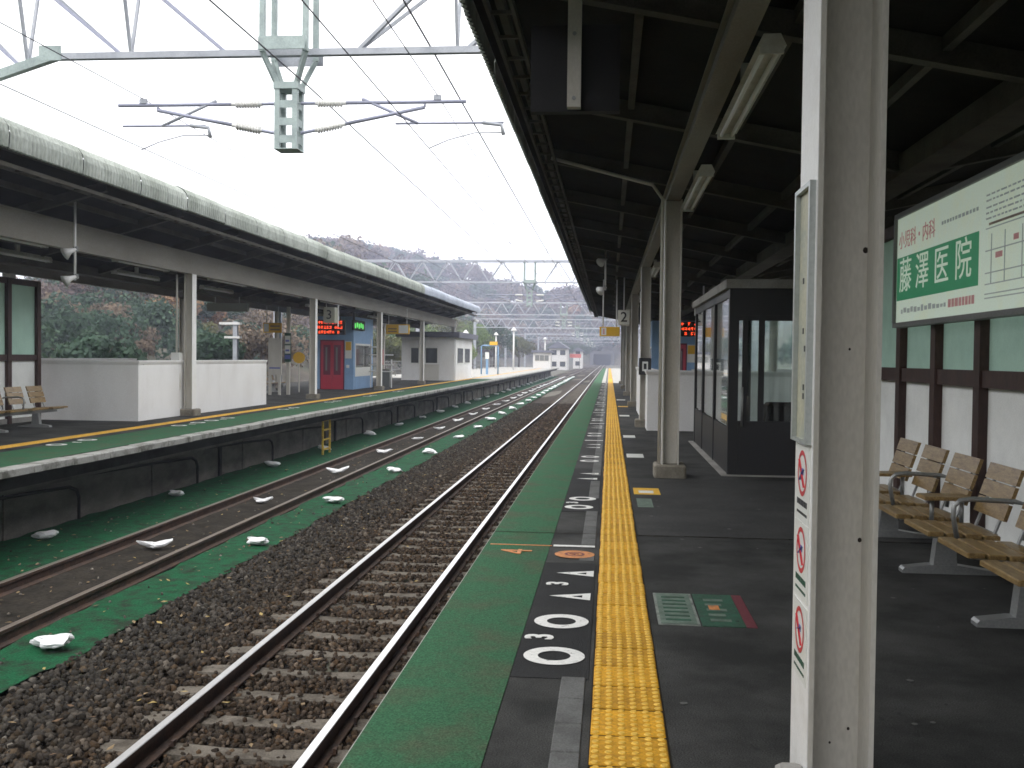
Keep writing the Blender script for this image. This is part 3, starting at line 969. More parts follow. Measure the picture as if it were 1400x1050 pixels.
# ================================================================== STAIR PARAPETS
def parapet(label, x0, x1, y0, y1, h, cap_x):
    p = root('stair_parapet', ((x0 + x1) / 2, y0, 0), label, 'parapet', 'white stair parapets')
    t = .22
    MB().box(x0, x1, y0, y0 + t, 0, h - .10).build('wall', PLASTER, p)
    MB().box(x0, x0 + t, y0 + t, y1, 0, h - .10).build('wall', PLASTER, p)
    MB().box(x1 - t, x1, y0 + t, y1, 0, h - .10).build('wall', PLASTER, p)
    def cap(a, b, c, d):
        m = MB()
        e = .035
        vs = [(a, c, h - .10), (b, c, h - .10), (b, d, h - .10), (a, d, h - .10), (a - e, c - e, h - .03), (b + e, c - e, h - .03), (b + e, d + e, h - .03), (a - e, d + e, h - .03),
              (a - e, c - e, h), (b + e, c - e, h), (b + e, d + e, h), (a - e, d + e, h)]
        fs = [(8, 9, 10, 11)]
        for r in (0, 4):
            for i in range(4):
                j = (i + 1) % 4
                fs.append((r + i, r + j, r + 4 + j, r + 4 + i))
        m._add(vs, fs)
        m.build('coping', PLASTER, p)
    cap(x0, x1, y0, y0 + t)
    cap(x0, x0 + t, y0 + t + .036, y1 - .036)
    cap(x1 - t, x1, y0 + t + .036, y1 - .036)
    MB().box(x0 + t, x1 - t, y0 + t, y1, .004, .02).build('stairwell_dark', BLACK, p)  # flat black plate painting the darkness down the stairwell
    return p
parapet('white plastered stair parapet beside the glass waiting room', .78, 4.9, 21.0, 29.2, 1.23, 0)
parapet('long white plastered stair parapet on the far platform', -14.2, -10.0, 21.0, 29.2, 1.30, 0)

# ================================================================== WINDBREAK WALLS
def windbreak(label, x, y0, posts, rail_z, top, pitch):
    w = root('windbreak_wall', (x, y0, 0), label, 'wall', 'windbreak walls')
    ys = posts
    for yp in ys:
        MB().box(x - .07, x + .07, yp - .065, yp + .065, 0, top).build('post', BROWN_WOOD, w)
    for a, b in zip(ys[:-1], ys[1:]):
        a2, b2 = a + .066, b - .066
        MB().box(x - .05, x + .05, a2, b2, rail_z - .065, rail_z + .065).build('rail', BROWN_WOOD, w)
        MB().box(x - .05, x + .05, a2, b2, top - .12, top).build('rail', BROWN_WOOD, w)
        MB().box(x - .05, x + .05, a2, b2, .0, .10).build('rail', CONC, w)
        MB().quad((x, a2, .101), (x, b2, .101), (x, b2, rail_z - .066), (x, a2, rail_z - .066)).build('lower_panel', PANEL_WHITE, w)
        MB().quad((x, a2, rail_z + .066), (x, b2, rail_z + .066), (x, b2, top - .121), (x, a2, top - .121)).build('upper_panel', PANEL_GREEN, w)
    return w
windbreak('brown-framed windbreak wall with green and white panels behind the wooden seats', 2.85, 2.0, [.6 + 1.07 * k for k in range(11)] + [12.35], 1.335, 2.82, 1.07)
windbreak('brown-framed windbreak wall end standing on the far platform beside wooden seats', -12.1, 8.0, [9.98 + 1.07 * k for k in range(11)], 1.335, 2.95, 1.07)

# billboard
bb = root('billboard', (2.72, 8.3, 1.82), 'large framed clinic billboard with green banner hung on the windbreak wall', 'billboard')
BY0, BY1, BZ0, BZ1, BX = 6.45, 10.02, 1.825, 2.80, 2.70
MB().box(BX, BX + .075, BY0, BY1, BZ0, BZ1).build('panel', BOARD_WHITE, bb)
f = MB()
for (a, b, c, d) in ((BY0 - .03, BY1 + .03, BZ0 - .045, BZ0), (BY0 - .03, BY1 + .03, BZ1, BZ1 + .045)):
    f.box(BX - .025, BX + .078, a, b, c, d)
f.box(BX - .025, BX + .078, BY1, BY1 + .045, BZ0, BZ1)
f.box(BX - .025, BX + .078, BY0 - .045, BY0, BZ0, BZ1)
f.build('frame', FRAME_GREY, bb)
ban = MB().box(BX - .003, BX, 7.86, 10.0, 2.03, 2.43).build('banner', BOARD_GREEN, bb)
RD, UP = (0, -1, 0), (0, 0, 1)       # reading direction for faces that look towards -x
for ch, yy in zip('藤澤医院', (9.72, 9.22, 8.70, 8.18)):
    text_obj(ch, .34, BOARD_WHITE, bb, (BX - .006, yy, 2.235), RD, UP, 'lettering', sx=1.15)
text_obj('小児科・内科', .17, INK_PINK, bb, (BX - .003, 9.42, 2.575), RD, UP, 'lettering', sx=1.05)
d = MB()
r2 = random.Random(4)
y = 8.72
while y > 7.9:                       # illegible small print
    w = r2.uniform(.03, .06); d.box(BX - .003, BX, y - w, y, 2.585, 2.612); y -= w + .03
y = 9.85
while y > 8.6:
    w = r2.uniform(.04, .08); d.box(BX - .003, BX, y - w, y, 1.905 + r2.uniform(0, .01), 1.95 + r2.uniform(-.012, .012)); y -= w + .035
for zz in (2.66, 2.62, 2.57, 2.53, 2.49):
    y = 7.72
    while y > 6.6:
        w = r2.uniform(.03, .10); d.box(BX - .003, BX, y - w, y, zz, zz + .012); y -= w + .03
for zz in (2.42, 2.26, 2.10, 2.02, 1.95, 1.92):
    d.box(BX - .003, BX, 6.6, 7.72, zz, zz + .008)
for yy in (7.6, 7.35, 7.05, 6.8):
    d.box(BX - .0034, BX, yy, yy + .010, 2.02, 2.38)
d.build('print', INK_GREY, bb)
d = MB()
y = 8.52
while y > 7.95:
    w = r2.uniform(.04, .07); d.box(BX - .003, BX, y - w, y, 1.90, 1.965); y -= w + .022
d.box(BX - .004, BX, 7.40, 7.52, 2.20, 2.24).box(BX - .004, BX, 7.12, 7.20, 2.29, 2.33)
d.build('print', INK_PINK, bb)
d = MB()
d.box(BX - .003, BX, 6.75, 7.66, 2.445, 2.462)
d.build('print', BENCH_WOOD, bb)

# ================================================================== BENCHES
def make_bench(label, loc, nseat, face, arm_after, tray_after, group='wooden platform seats'):
    """local frame: seats in a row along +y, sitters look towards -x * face"""
    b = root('platform_seat_row', loc, label, 'bench', group)
    P = .72
    def T(m):
        if face < 0:
            m.v = [(-a, c_, e) for a, c_, e in m.v]
            m.f = [tuple(reversed(q)) for q in m.f]
        m.v = [(a + loc[0], c_ + loc[1], e + loc[2]) for a, c_, e in m.v]
        return m
    for k in range(nseat):
        y = k * P
        seat = T(MB().box(-.24, .16, y - .2, y + .2, .335, .352)).build('seat', BENCH_METAL, b)
        for i in range(4):
            x = -.29 + i * .115
            zt = .385 - .006 * i
            T(MB().cbox(x, x + .098, y - .27, y + .27, zt - .03, zt, .006)).build('slat', BENCH_WOOD, seat)
        back = T(MB().bar((.14, y - .17, .34), (.30, y - .17, .77), .03, .012).bar((.14, y + .17, .34), (.30, y + .17, .77), .03, .012).box(.15, .17, y - .17, y + .17, .335, .365)).build('backrest', BENCH_METAL, b)
        for i in range(3):
            z0 = .46 + i * .112
            x0 = .165 + i * .036
            m = MB()
            dx = .034
            m.prism([(x0, z0), (x0 + .024, z0 - .004), (x0 + dx + .024, z0 + .098), (x0 + dx, z0 + .102)], y - .265, y + .265)
            T(m).build('slat', BENCH_WOOD, back)
        if k in arm_after:
            ya = y + P / 2
            T(MB().tube([(-.14, ya, .34), (-.17, ya, .50), (-.165, ya, .565), (-.13, ya, .60), (-.06, ya, .61), (.20, ya, .60), (.28, ya, .58), (.25, ya, .36)], .016, 8)).build('armrest', BENCH_METAL, b, True)
        if k in tray_after:
            ya = y + P / 2
            T(MB().cbox(-.16, .17, ya - .11, ya + .11, .515, .54, .008)).build('armrest', BENCH_WOOD, b)
            T(MB().tube([(-.08, ya, .34), (-.08, ya, .515)], .016, 8).tube([(.12, ya, .34), (.12, ya, .515)], .016, 8)).build('armrest_stand', BENCH_METAL, b, True)
    T(MB().box(-.04, .06, -.3, (nseat - 1) * P + .3, .27, .335)).build('carrier_beam', BENCH_METAL, b)
    for k in range(0, nseat, 2):
        y = k * P + P / 2
        m = MB()
        m.prism([(-.075, .05), (.085, .05), (.07, .27), (-.05, .27)], y - .045, y + .045)
        T(m).build('pedestal', BENCH_METAL, b)
        m = MB()
        m.prism([(-.28, 0), (.36, 0), (.36, .022), (.10, .06), (-.10, .06), (-.265, .038), (-.28, .022)], y - .05, y + .05)
        T(m).build('foot', BENCH_METAL, b)
    return b
make_bench('row of slatted wooden seats with metal armrests below the billboard', (2.32, 5.52, 0), 6, 1, (1, 3), (2, 4))
make_bench('short row of slatted wooden seats on the far platform by the parapet', (-11.05, 17.1, 0), 4, -1, (1,), ())
make_bench('pale seats beyond the stair parapet on the far platform', (-13.0, 37.0, 0), 4, -1, (1,), ())

# ================================================================== WAITING ROOM
wr = root('waiting_room', (2.9, 13.1, 0), 'dark-framed glass waiting room with a grey flat roof', 'waiting room')
WX0, WX1, WY0, WY1, WH = 1.50, 4.25, 13.1, 18.3, 2.36
MB().box(WX0 - .05, WX1 + .05, WY0 - .05, WY1 + .05, WH, WH + .11).build('roof', FRAME_GREY.copy() if False else CONC, wr)
MB().box(WX0 - .08, WX1 + .08, WY0 - .10, WY1 + .08, .0, .012).build('plinth', CONC, wr)
m = MB()
m.box(WX0 + .12, WX1 - .12, WY0, WY0 + .08, 2.02, WH)                     # header
m.box(WX0, WX0 + .12, WY0, WY0 + .12, .012, WH)
m.build('frame', DARK_METAL, wr)
m = MB().box(WX0 + .121, WX1 - .12, WY0, WY0 + .06, .012, .69)
m.build('lower_panel', DARK_METAL, wr)
m = MB()
for x, w in ((1.70, .06), (1.905, .07), (2.50, .07), (3.1, .07), (3.7, .07)):
    m.box(x - w / 2, x + w / 2, WY0 + .005, WY0 + .055, .69, 2.02)
m.build('mullions', DARK_METAL, wr)
MB().box(WX0 + .121, WX1 - .12, WY0 + .01, WY0 + .05, 1.955, 2.02).build('transom', DARK_METAL, wr)
for a, b_ in ((1.73, 1.87), (1.94, 2.465), (2.535, 3.065), (3.135, 3.665)):
    MB().box(a, b_, WY0 + .024, WY0 + .032, .69, 1.955).build('pane', GLASS, wr)
MB().tube([(1.665, WY0 - .05, .62), (1.665, WY0 - .05, 1.12)], .014, 8).build('door_handle', BENCH_METAL, wr, True)
side_posts = [13.22, 15.1, 15.55, 18.18]
m = MB()
for yy in (14.95, 16.75, 18.18):
    m.box(WX0, WX0 + .07, yy, yy + .12, .012, WH)
m.box(WX0, WX0 + .06, WY0 + .12, WY1, 2.25, WH - .002)
m.build('side_frame', DARK_METAL, wr)
for a, b_ in ((13.22, 14.95), (15.07, 16.75), (16.87, 18.18)):
    MB().box(WX0 + .02, WX0 + .028, a, b_, .62, 2.25).build('pane', GLASS, wr)
    MB().box(WX0 + .01, WX0 + .04, a, b_, .012, .60).build('kick_panel', DARK_METAL, wr)
m = MB()
for x in (WX0 + .1, 2.4, 3.2, WX1 - .1):
    m.box(x, x + .07, WY1 - .08, WY1 - .01, .012, WH)
m.build('rear_frame', DARK_METAL, wr)
MB().box(WX0 + .2, WX1 - .1, WY1 - .05, WY1 - .042, .1, 2.2).build('pane', GLASS, wr)
m = MB()
for yy in (WY0 + .3, 14.8, 16.4, WY1 - .15):
    m.box(WX1 - .08, WX1, yy, yy + .1, .012, WH)
m.build('side_frame', DARK_METAL, wr)
MB().box(WX1 - .05, WX1 - .042, WY0 + .1, WY1, .1, 2.2).build('pane', GLASS, wr)
ws = root('waiting_room_seat', (2.45, 14.2, 0), 'black padded seat inside the glass waiting room', 'seat')
m = MB()
m.cbox(2.15, 2.85, 13.9, 14.5, .28, .42, .03)
m.build('cushion', DARK_METAL, ws)
MB().cbox(2.13, 2.87, 14.42, 14.58, .42, .88, .05).build('backrest', DARK_METAL, ws)
MB().box(2.2, 2.8, 14.0, 14.4, .012, .28).build('base', FRAME_GREY, ws)

# ================================================================== COLUMN NOTICES ON THE NEAREST COLUMN
def notice_disc(m, x, y, z, r0, r1, n=28, mi=0):
    vs, fs = [], []
    for k in range(n):
        t = 2 * PI * k / n
        for r in (r0, r1):
            vs.append((x, y + r * math.cos(t), z + r * math.sin(t)))
    for k in range(n):
        j = (k + 1) % n
        fs.append((2 * k, 2 * j, 2 * j + 1, 2 * k + 1))
    m._add(vs, fs, mi)
Y1 = COLS_R[1]
for k, zc in enumerate((1.045, .785, .515)):
    st = root('prohibition_sticker', (CX0 - .003, Y1, zc - .12), 'white prohibition sticker with red circle, %s on the nearest column' % ('topmost', 'middle one', 'lowest')[k], 'sticker', 'prohibition stickers')
    MB().box(CX0 - .0055, CX0 - .0025, Y1 - .118, Y1 + .118, zc - .128, zc + .128).build('sheet', SIGN_WHITE, st)
    m = MB()
    notice_disc(m, CX0 - .0065, Y1, zc + .035, .062, .078)
    c45 = .062 * .7071
    m.bar((CX0 - .0065, Y1 + c45, zc + .035 + c45), (CX0 - .0065, Y1 - c45, zc + .035 - c45), .012, .001)
    m.build('prohibition_ring', INK_RED, st)
    m = MB().bar((CX0 - .0062, Y1 + .03, zc + .01 + .01 * k), (CX0 - .0062, Y1 - .03, zc + .05), .014, .001).box(CX0 - .0065, CX0 - .005, Y1 - .02, Y1 + .012, zc + .03, zc + .052)
    m.build('pictogram', INK_BLUE, st)
    m = MB()
    for row, zz in enumerate((zc - .075, zc - .105)):
        yy = Y1 + .085
        while yy > Y1 - .085:
            w = .022 if row == 0 else .012
            m.box(CX0 - .0068, CX0 - .005, yy - w, yy, zz, zz + (.02 if row == 0 else .009)); yy -= w + .008
    m.build('print', SIGN_INK if k == 0 else SIGN_GREEN, st)
cs = root('notice_case', (CX0 - .01, Y1, 1.19), 'tall slim glazed notice case fixed to the nearest column', 'notice case')
MB().box(CX0 - .006, CX0, Y1 - .10, Y1 + .12, 1.195, 2.03).build('sheet', mat('notice_paper', (.45, .44, .33), .6, col2=(.32, .36, .33), scale=4), cs)
m = MB()
m.box(CX0 - .022, CX0 - .001, Y1 - .125, Y1 - .10, 1.185, 2.045).box(CX0 - .022, CX0 - .001, Y1 + .12, Y1 + .145, 1.185, 2.045)
m.box(CX0 - .022, CX0 - .001, Y1 - .10, Y1 + .12, 2.03, 2.045).box(CX0 - .022, CX0 - .001, Y1 - .10, Y1 + .12, 1.185, 1.195)
m.build('frame', CASE_GREY, cs)
m = MB()
for zz, yy in ((1.55, .02), (1.49, -.01), (1.72, .03), (1.33, .0), (1.36, .0)):
    m.box(CX0 - .0075, CX0 - .006, Y1 + yy, Y1 + yy + .02, zz, zz + .02)
m.build('print', SIGN_INK, cs)
kb = root('column_foot_block', (.61, 3.3, 0), 'small pale concrete block at the foot of the nearest column', 'block')
MB().cbox(.565, .655, 3.15, 3.44, 0, .13, .012).build('block', CONC, kb)
# rust spots and bolts on the web of that column
m = MB()
yw = Y1 - .0065
for xx, zz, r in ((.845, 1.83, .009), (.80, 1.50, .004), (.845, .86, .007), (.82, .22, .005), (.76, .17, .004)):
    m._add([(xx + r * math.cos(2 * PI * k / 8), yw, zz + r * math.sin(2 * PI * k / 8) * 1.2) for k in range(8)], [tuple(range(8))])
cols = [o for o in near_canopy.children if o.name.startswith('column')]
c1 = min(cols, key=lambda o: abs(np.mean([v.co.y for v in o.data.vertices]) + near_canopy.location.y - Y1) + abs(np.mean([v.co.x for v in o.data.vertices]) + near_canopy.location.x - .775))
m.build('rust_spot', mat('rust_spot', (.03, .025, .02), .9), c1)

# ================================================================== FITTINGS UNDER THE CANOPIES
def strip_lamp(x, y0, y1, z, label, group):
    o = root('strip_light', (x, (y0 + y1) / 2, z), label, 'light', group)
    m = MB().prism([(x - .085, z + .035), (x + .085, z + .035), (x + .05, z + .105), (x - .05, z + .105)], y0, y1)
    m.build('housing', LAMP_BODY, o)
    for dx in (-.042, .042):
        MB().tube([(x + dx, y0 + .05, z + .015), (x + dx, y1 - .05, z + .015)], .016, 8).build('tube', TUBE, o, True)
    MB().box(x - .07, x + .07, y0, y0 + .03, z - .01, z + .034).build('end_cap', LAMP_BODY, o)
    MB().box(x - .07, x + .07, y1 - .03, y1, z - .01, z + .034).build('end_cap', LAMP_BODY, o)
    MB().box(x - .03, x + .03, (y0 + y1) / 2 - .05, (y0 + y1) / 2 + .05, z + .105, z + .26).build('bracket', LAMP_BODY, o)
    return o
for k, (a, b_) in enumerate(((6.2, 8.6), (10.3, 12.75), (15.4, 17.85), (20.5, 23.0), (25.6, 28.1), (30.8, 33.3), (36, 38.5), (41.2, 43.7), (46.4, 48.9))):
    strip_lamp(.93, a, b_, 3.28, 'strip light along the near platform beam, %s from the viewer' % ORD[k], 'strip lights under the near canopy')
for k, a in enumerate((10.2, 15.3, 20.45, 25.55, 30.8, 35.9, 41.0, 46.1, 51.2, 56.3)):
    strip_lamp(-10.25, a, a + 2.5, 3.36, 'strip light beside the far platform beam, %s from the viewer' % ORD[k], 'strip lights under the far canopy')
for k, a in enumerate((18.0, 23.1, 28.3, 38.5, 48.7)):
    strip_lamp(-11.6, a, a + 2.3, 3.32, 'strip light deep under the far canopy, %s from the viewer' % ORD[k], 'strip lights deep under the far canopy')

# black board hung on a pale pole
hb = root('hanging_board', (-.26, 6.9, 4.0), 'square black board hung on a pale steel pole under the near canopy', 'hanging board')
hy = 6.9
sc_ = hy / 6.0
bx0, bx1 = -.481 * sc_, .039 * sc_
bz0, bz1 = 1.46 + (2.90 - 1.46) * sc_, 1.46 + (3.40 - 1.46) * sc_
MB().box(bx0, bx1, hy + .03, hy + .12, bz0, bz1).build('board', BLACK, hb)
px0 = -.225 * sc_
MB().box(px0 - .045, px0 + .045, hy - .045, hy + .028, bz0 + .012, zr(px0) - .02).build('pole', CREAM, hb)
m = MB()
for zz in (bz0 + .07, bz1 - .08):
    m.tube([(px0, hy - .052, zz), (px0, hy - .044, zz)], .014, 8)
m.build('bolt', BENCH_METAL, hb)

def speaker_pole(x, y, ztop, zs, label):
    o = root('speaker_pole', (x, y, zs[-1]), label, 'loudspeaker', 'hanging loudspeakers')
    MB().tube([(x, y, zs[-1]), (x, y, ztop)], .022, 8).build('pole', WHITE_STEEL, o, True)
    for i, zz in enumerate(zs):
        sgn = -1
        m = MB()
        m.tube([(x + .02, y, zz + .07), (x - .06, y - .05, zz + .03), (x - .13, y - .12, zz - .03)], [.025, .05, .115], 12)
        m.build('horn', WHITE_STEEL, o, True)
        MB().cbox(x - .035, x + .035, y - .02, y + .08, zz + .03, zz + .12, .015).build('driver', FRAME_GREY, o)
    return o
speaker_pole(-.118, 24.5, zr(-.118) + .01, (3.75, 3.08), 'pair of white horn loudspeakers on a pole under the near canopy')
speaker_pole(-9.35, 17.2, zl(-9.35) + .01, (3.2, 2.72), 'pair of pale horn loudspeakers on a pole under the far canopy')

# platform number and guide signs
def box_sign(name, label, cat, x0, x1, y, d, z0, z1, face_m, body_m, text=None, size=.3, rods=None, group=None, ztop=3.4, ink=SIGN_INK):
    o = root(name, ((x0 + x1) / 2, y, z0), label, cat, group)
    MB().cbox(x0, x1, y, y + d, z0, z1, .008).build('body', body_m, o)
    MB().box(x0 + .015, x1 - .015, y - .003, y, z0 + .015, z1 - .015).build('face', face_m, o)
    if text:
        text_obj(text, size, ink, o, ((x0 + x1) / 2, y - .004, (z0 + z1) / 2), (1, 0, 0), (0, 0, 1), 'lettering', bold=.004)
    if rods:
        for k, xr in enumerate(rods):
            MB().tube([(xr, y + d / 2, z1 - .002), (xr, y + d / 2, ztop)], .018, 8).build('rod', WHITE_STEEL, o, True)
    return o
box_sign('platform_number_sign', 'white platform number 2 sign box under the near canopy', 'sign', .24, .60, 31.0, .36, 2.47, 2.92, SIGN_WHITE, CREAM, '2', .42, (.42,), None, zr(.42))
ys1 = box_sign('guide_sign', 'small yellow hanging guide sign beside the number 2 box', 'sign', -.30, .30, 30.6, .1, 2.12, 2.40, YELLOW_SIGN, YELLOW_SIGN, None, .2, (-.2, .2), 'yellow guide signs', 3.80)
MB().box(-.25, -.10, 30.593, 30.596, 2.15, 2.37).build('pictogram', SIGN_WHITE, ys1)
MB().box(-.20, -.15, 30.590, 30.593, 2.18, 2.34).build('pictogram', INK_PINK, ys1)
n3 = box_sign('platform_number_sign', 'weathered platform number 3 sign box under the far canopy', 'sign', -10.24, -9.82, 36.0, .5, 2.62, 3.18, mat('sign_aged', (.40, .40, .33), .6, fine=.1), mat('sign_aged', (.4, .4, .33)), '3', .46, (-10.2,), None, 3.7, ink=SIGN_INK)
MB().box(-9.818, -9.79, 36.35, 36.45, 2.5, 3.3).build('bracket', WHITE_STEEL, n3)
def yellow_sign(x0, x1, y, z0, z1, label, ztop, flip=False):
    o = box_sign('guide_sign', label, 'sign', x0, x1, y, .12, z0, z1, YELLOW_SIGN, YELLOW_SIGN, None, .2, (x0 + .12, x1 - .12), 'yellow guide signs', ztop)
    a, b_ = (x0 + .04, x0 + .22) if not flip else (x1 - .5, x1 - .05)
    MB().box(a, b_, y - .006, y - .0032, z0 + .04, z1 - .04).build('pictogram', SIGN_WHITE, o)
    m = MB()
    for i in range(2):
        m.box((x0 + .28) if not flip else x0 + .1, (x1 - .05) if not flip else x1 - .6, y - .006, y - .0032, z0 + .09 + .13 * i, z0 + .15 + .13 * i)
    m.build('print', BENCH_WOOD, o)
    return o
yellow_sign(-13.15, -12.45, 38.0, 2.29, 2.67, 'small yellow hanging guide sign on two white rods beyond the parapet', 3.3)
yellow_sign(-10.6, -9.48, 48.0, 2.50, 2.96, 'long yellow hanging guide sign between the far columns past the blue lift', 3.7, True)

# LED departure boards
def led_board(name, label, x0, x1, y, z0, z1, col, ztop, rows=2, seed=1):
    o = root(name, ((x0 + x1) / 2, y, z0), label, 'departure board', 'departure boards')
    MB().cbox(x0, x1, y, y + .18, z0, z1, .01).build('housing', BLACK, o)
    r = random.Random(seed)
    m = MB()
    h = (z1 - z0) / rows
    for k in range(rows):
        x = x0 + .06
        while x < x1 - .12:
            w = .11
            if r.random() < .86:      # illegible characters: a few lit strokes each
                zc = z0 + h * k
                for _ in range(3):
                    zz = zc + h * r.uniform(.2, .75)
                    m.box(x, x + w * r.uniform(.5, .85), y - .003, y, zz, zz + h * .09)
                for _ in range(2):
                    xx = x + w * r.uniform(0, .7)
                    m.box(xx, xx + .014, y - .0034, y, zc + h * .22, zc + h * .8)
            x += w
    m.build('lit_characters', col, o)
    for xr in (x0 + .2, x1 - .2):
        MB().tube([(xr, y + .09, z1 - .002), (xr, y + .09, ztop)], .02, 8).build('rod', DARK_METAL, o)
    return o
led_board('departure_board', 'red-lit departure board hanging by the blue lift on the far platform', -11.85, -10.50, 40.0, 2.28, 2.86, LED_RED, 3.6, 3, 2)
led_board('departure_board', 'red-lit departure board seen past the waiting room roof on the near platform', 2.05, 3.75, 35.5, 2.25, 2.75, LED_RED, 3.4, 3, 5)

# lift towers (blue kiosks with red doors)
def lift(label, x0, x1, y0, y1, top, door, poster, side):
    o = root('lift_tower', ((x0 + x1) / 2, y0, 0), label, 'lift', 'blue lift towers')
    MB().box(x0, x1, y0, y1, 0, top).build('wall', BLUE_WALL, o)
    dx0, dx1 = door
    MB().box(dx0 - .05, dx1 + .05, y0 - .03, y0, 0, 2.12).build('door_frame', RED_DARK, o)
    d_ = MB().box(dx0, (dx0 + dx1) / 2 - .006, y0 - .05, y0 - .031, .01, 2.06).box((dx0 + dx1) / 2 + .006, dx1, y0 - .05, y0 - .031, .01, 2.06).build('door', RED_DOOR, o)
    w = (dx1 - dx0) / 2
    for a in (dx0 + .1, dx0 + w + .07):
        MB().box(a, a + w - .17, y0 - .056, y0 - .0505, .62, 1.9).build('pane', RED_DARK, d_)
        MB().box(a + (w - .17) * .3, a + (w - .17) * .55, y0 - .059, y0 - .0565, .8, 1.8).build('pane', FRAME_GREY, d_)
    a, b_ = poster
    MB().box(a, b_, y0 - .012, y0, 1.33, 2.06).build('poster', SIGN_WHITE, o)
    MB().box(a + .02, b_ - .02, y0 - .016, y0 - .0125, 1.68, 2.04).build('poster_print', YELLOW_SIGN, o)
    MB().box(b_ - .22, b_ - .1, y0 - .03, y0, .92, 1.05).build('call_button', SIGN_WHITE, o)
    xs_ = x1 if side > 0 else x0
    m = MB()
    e = .012 * side
    def sbox(ya, yb, za, zb_, dd, name, mt):
        q = sorted((xs_, xs_ + side * dd))
        return MB().box(q[0], q[1], ya, yb, za, zb_).build(name, mt, o)
    sbox(y0 + .3, y1 - .3, .55, 1.98, .012, 'window', SIGN_WHITE)
    sbox(y0 + .4, (y0 + y1) / 2 - .03, .95, 1.9, .018, 'pane', WINDOW_DARK)
    sbox((y0 + y1) / 2 + .03, y1 - .4, .95, 1.9, .018, 'pane', WINDOW_DARK)
    return o
lift_l = lift('blue lift tower with red double doors on the far platform', -12.75, -10.9, 43.0, 46.6, 3.12, (-12.3, -11.34), (-11.26, -10.98), 1)
lift('blue lift tower with a red door glimpsed past the waiting room', 1.75, 4.0, 43.0, 46.6, 3.05, (2.55, 3.15), (3.22, 3.62), -1)
go = root('green_display', (-10.85, 43.4, 2.55), 'small green-lit display on the blue lift tower', 'display')
MB().box(-10.898, -10.82, 42.7, 44.7, 2.55, 2.97).build('housing', BLACK, go)
m = MB()
for i in range(5):
    m.box(-10.8195, -10.817, 42.9 + .33 * i, 43.1 + .33 * i, 2.62 + .05 * (i % 2), 2.88 - .04 * ((i + 1) % 2))
m.build('lit_characters', LED_GREEN, go)
MB().box(-10.898, -10.80, 42.78, 42.86, 2.97, 3.3).build('bracket', DARK_METAL, go)

# pale information board on legs, slim noticeboards, round orange sign, stand of leaflets, white light box sign post
ib = root('information_board', (-12.3, 37.2, 0), 'tall pale information board standing on two legs beyond the parapet', 'board')
ibx = -12.0
MB().box(ibx - .26, ibx + .22, 36.0, 36.08, .72, 2.05).build('panel', CREAM, ib)
MB().box(ibx - .25, ibx - .16, 36.005, 36.075, .0, .72).build('leg', CREAM, ib)
MB().box(ibx + .10, ibx + .19, 36.005, 36.075, .0, .72).build('leg', CREAM, ib)
MB().box(ibx - .22, ibx + .18, 35.994, 36.0, .95, 1.0).build('print', INK_BLUE, ib)
nb = root('noticeboard', (-11.75, 36.8, 0), 'slim noticeboard with blue and white sheets on a grey post', 'noticeboard')
MB().box(-11.72, -11.60, 36.4, 36.5, 0, 3.2).build('post', CREAM, nb)
MB().box(-11.78, -11.54, 36.36, 36.398, 1.2, 2.25).build('panel', SIGN_GREEN, nb)
for zz, m_ in ((1.85, INK_BLUE), (1.5, SIGN_WHITE), (1.3, INK_BLUE)):
    MB().box(-11.76, -11.56, 36.352, 36.358, zz, zz + .3 if zz != 1.3 else zz + .15).build('sheet', SIGN_WHITE if zz > 1.4 else m_, nb)
    MB().box(-11.74, -11.60, 36.348, 36.351, zz + .08, zz + .15 if zz != 1.3 else zz + .12).build('print', INK_BLUE, nb)
rs = root('round_sign', (-11.3, 39.0, 0), 'round orange sign on a thin post behind the far column', 'sign')
m = MB()
m._add([(-12.05 + .24 * math.cos(2 * PI * k / 24), 39.0 - .012, 1.35 + .22 * math.sin(2 * PI * k / 24)) for k in range(24)] + [(-12.05 + .24 * math.cos(2 * PI * k / 24), 39.0, 1.35 + .22 * math.sin(2 * PI * k / 24)) for k in range(24)],
       [tuple(range(24)), tuple(range(47, 23, -1))] + [(k, 24 + k, 24 + (k + 1) % 24, (k + 1) % 24) for k in range(24)])
m.build('disc', YELLOW_SIGN, rs)
MB().tube([(-12.05, 39.03, 0), (-12.05, 39.03, 1.5)], .025, 8).build('post', CREAM, rs)
ls = root('leaflet_stand', (-10.2, 44.6, 0), 'white wire leaflet stand beside the far column', 'stand')
m = MB()
for dx in (-.5, .45):
    m.tube([(-10.25 + dx, 45.6, .02), (-10.25 + dx, 45.6, 2.2 if dx < 0 else 1.3)], .03, 6)
for zz in (.75, 1.05, 1.5, 1.85):
    m.tube([(-10.85, 45.6, zz), (-9.72 if zz < 1.8 else -10.4, 45.6, zz)], .028, 6)
m.build('frame', WHITE_STEEL, ls)
MB().box(-10.45, -10.15, 45.5, 45.56, 1.05, 1.75).build('poster', INK_PINK, ls)
MB().box(-10.4, -9.9, 45.62, 45.9, .05, .85).build('bin', FRAME_GREY, ls)

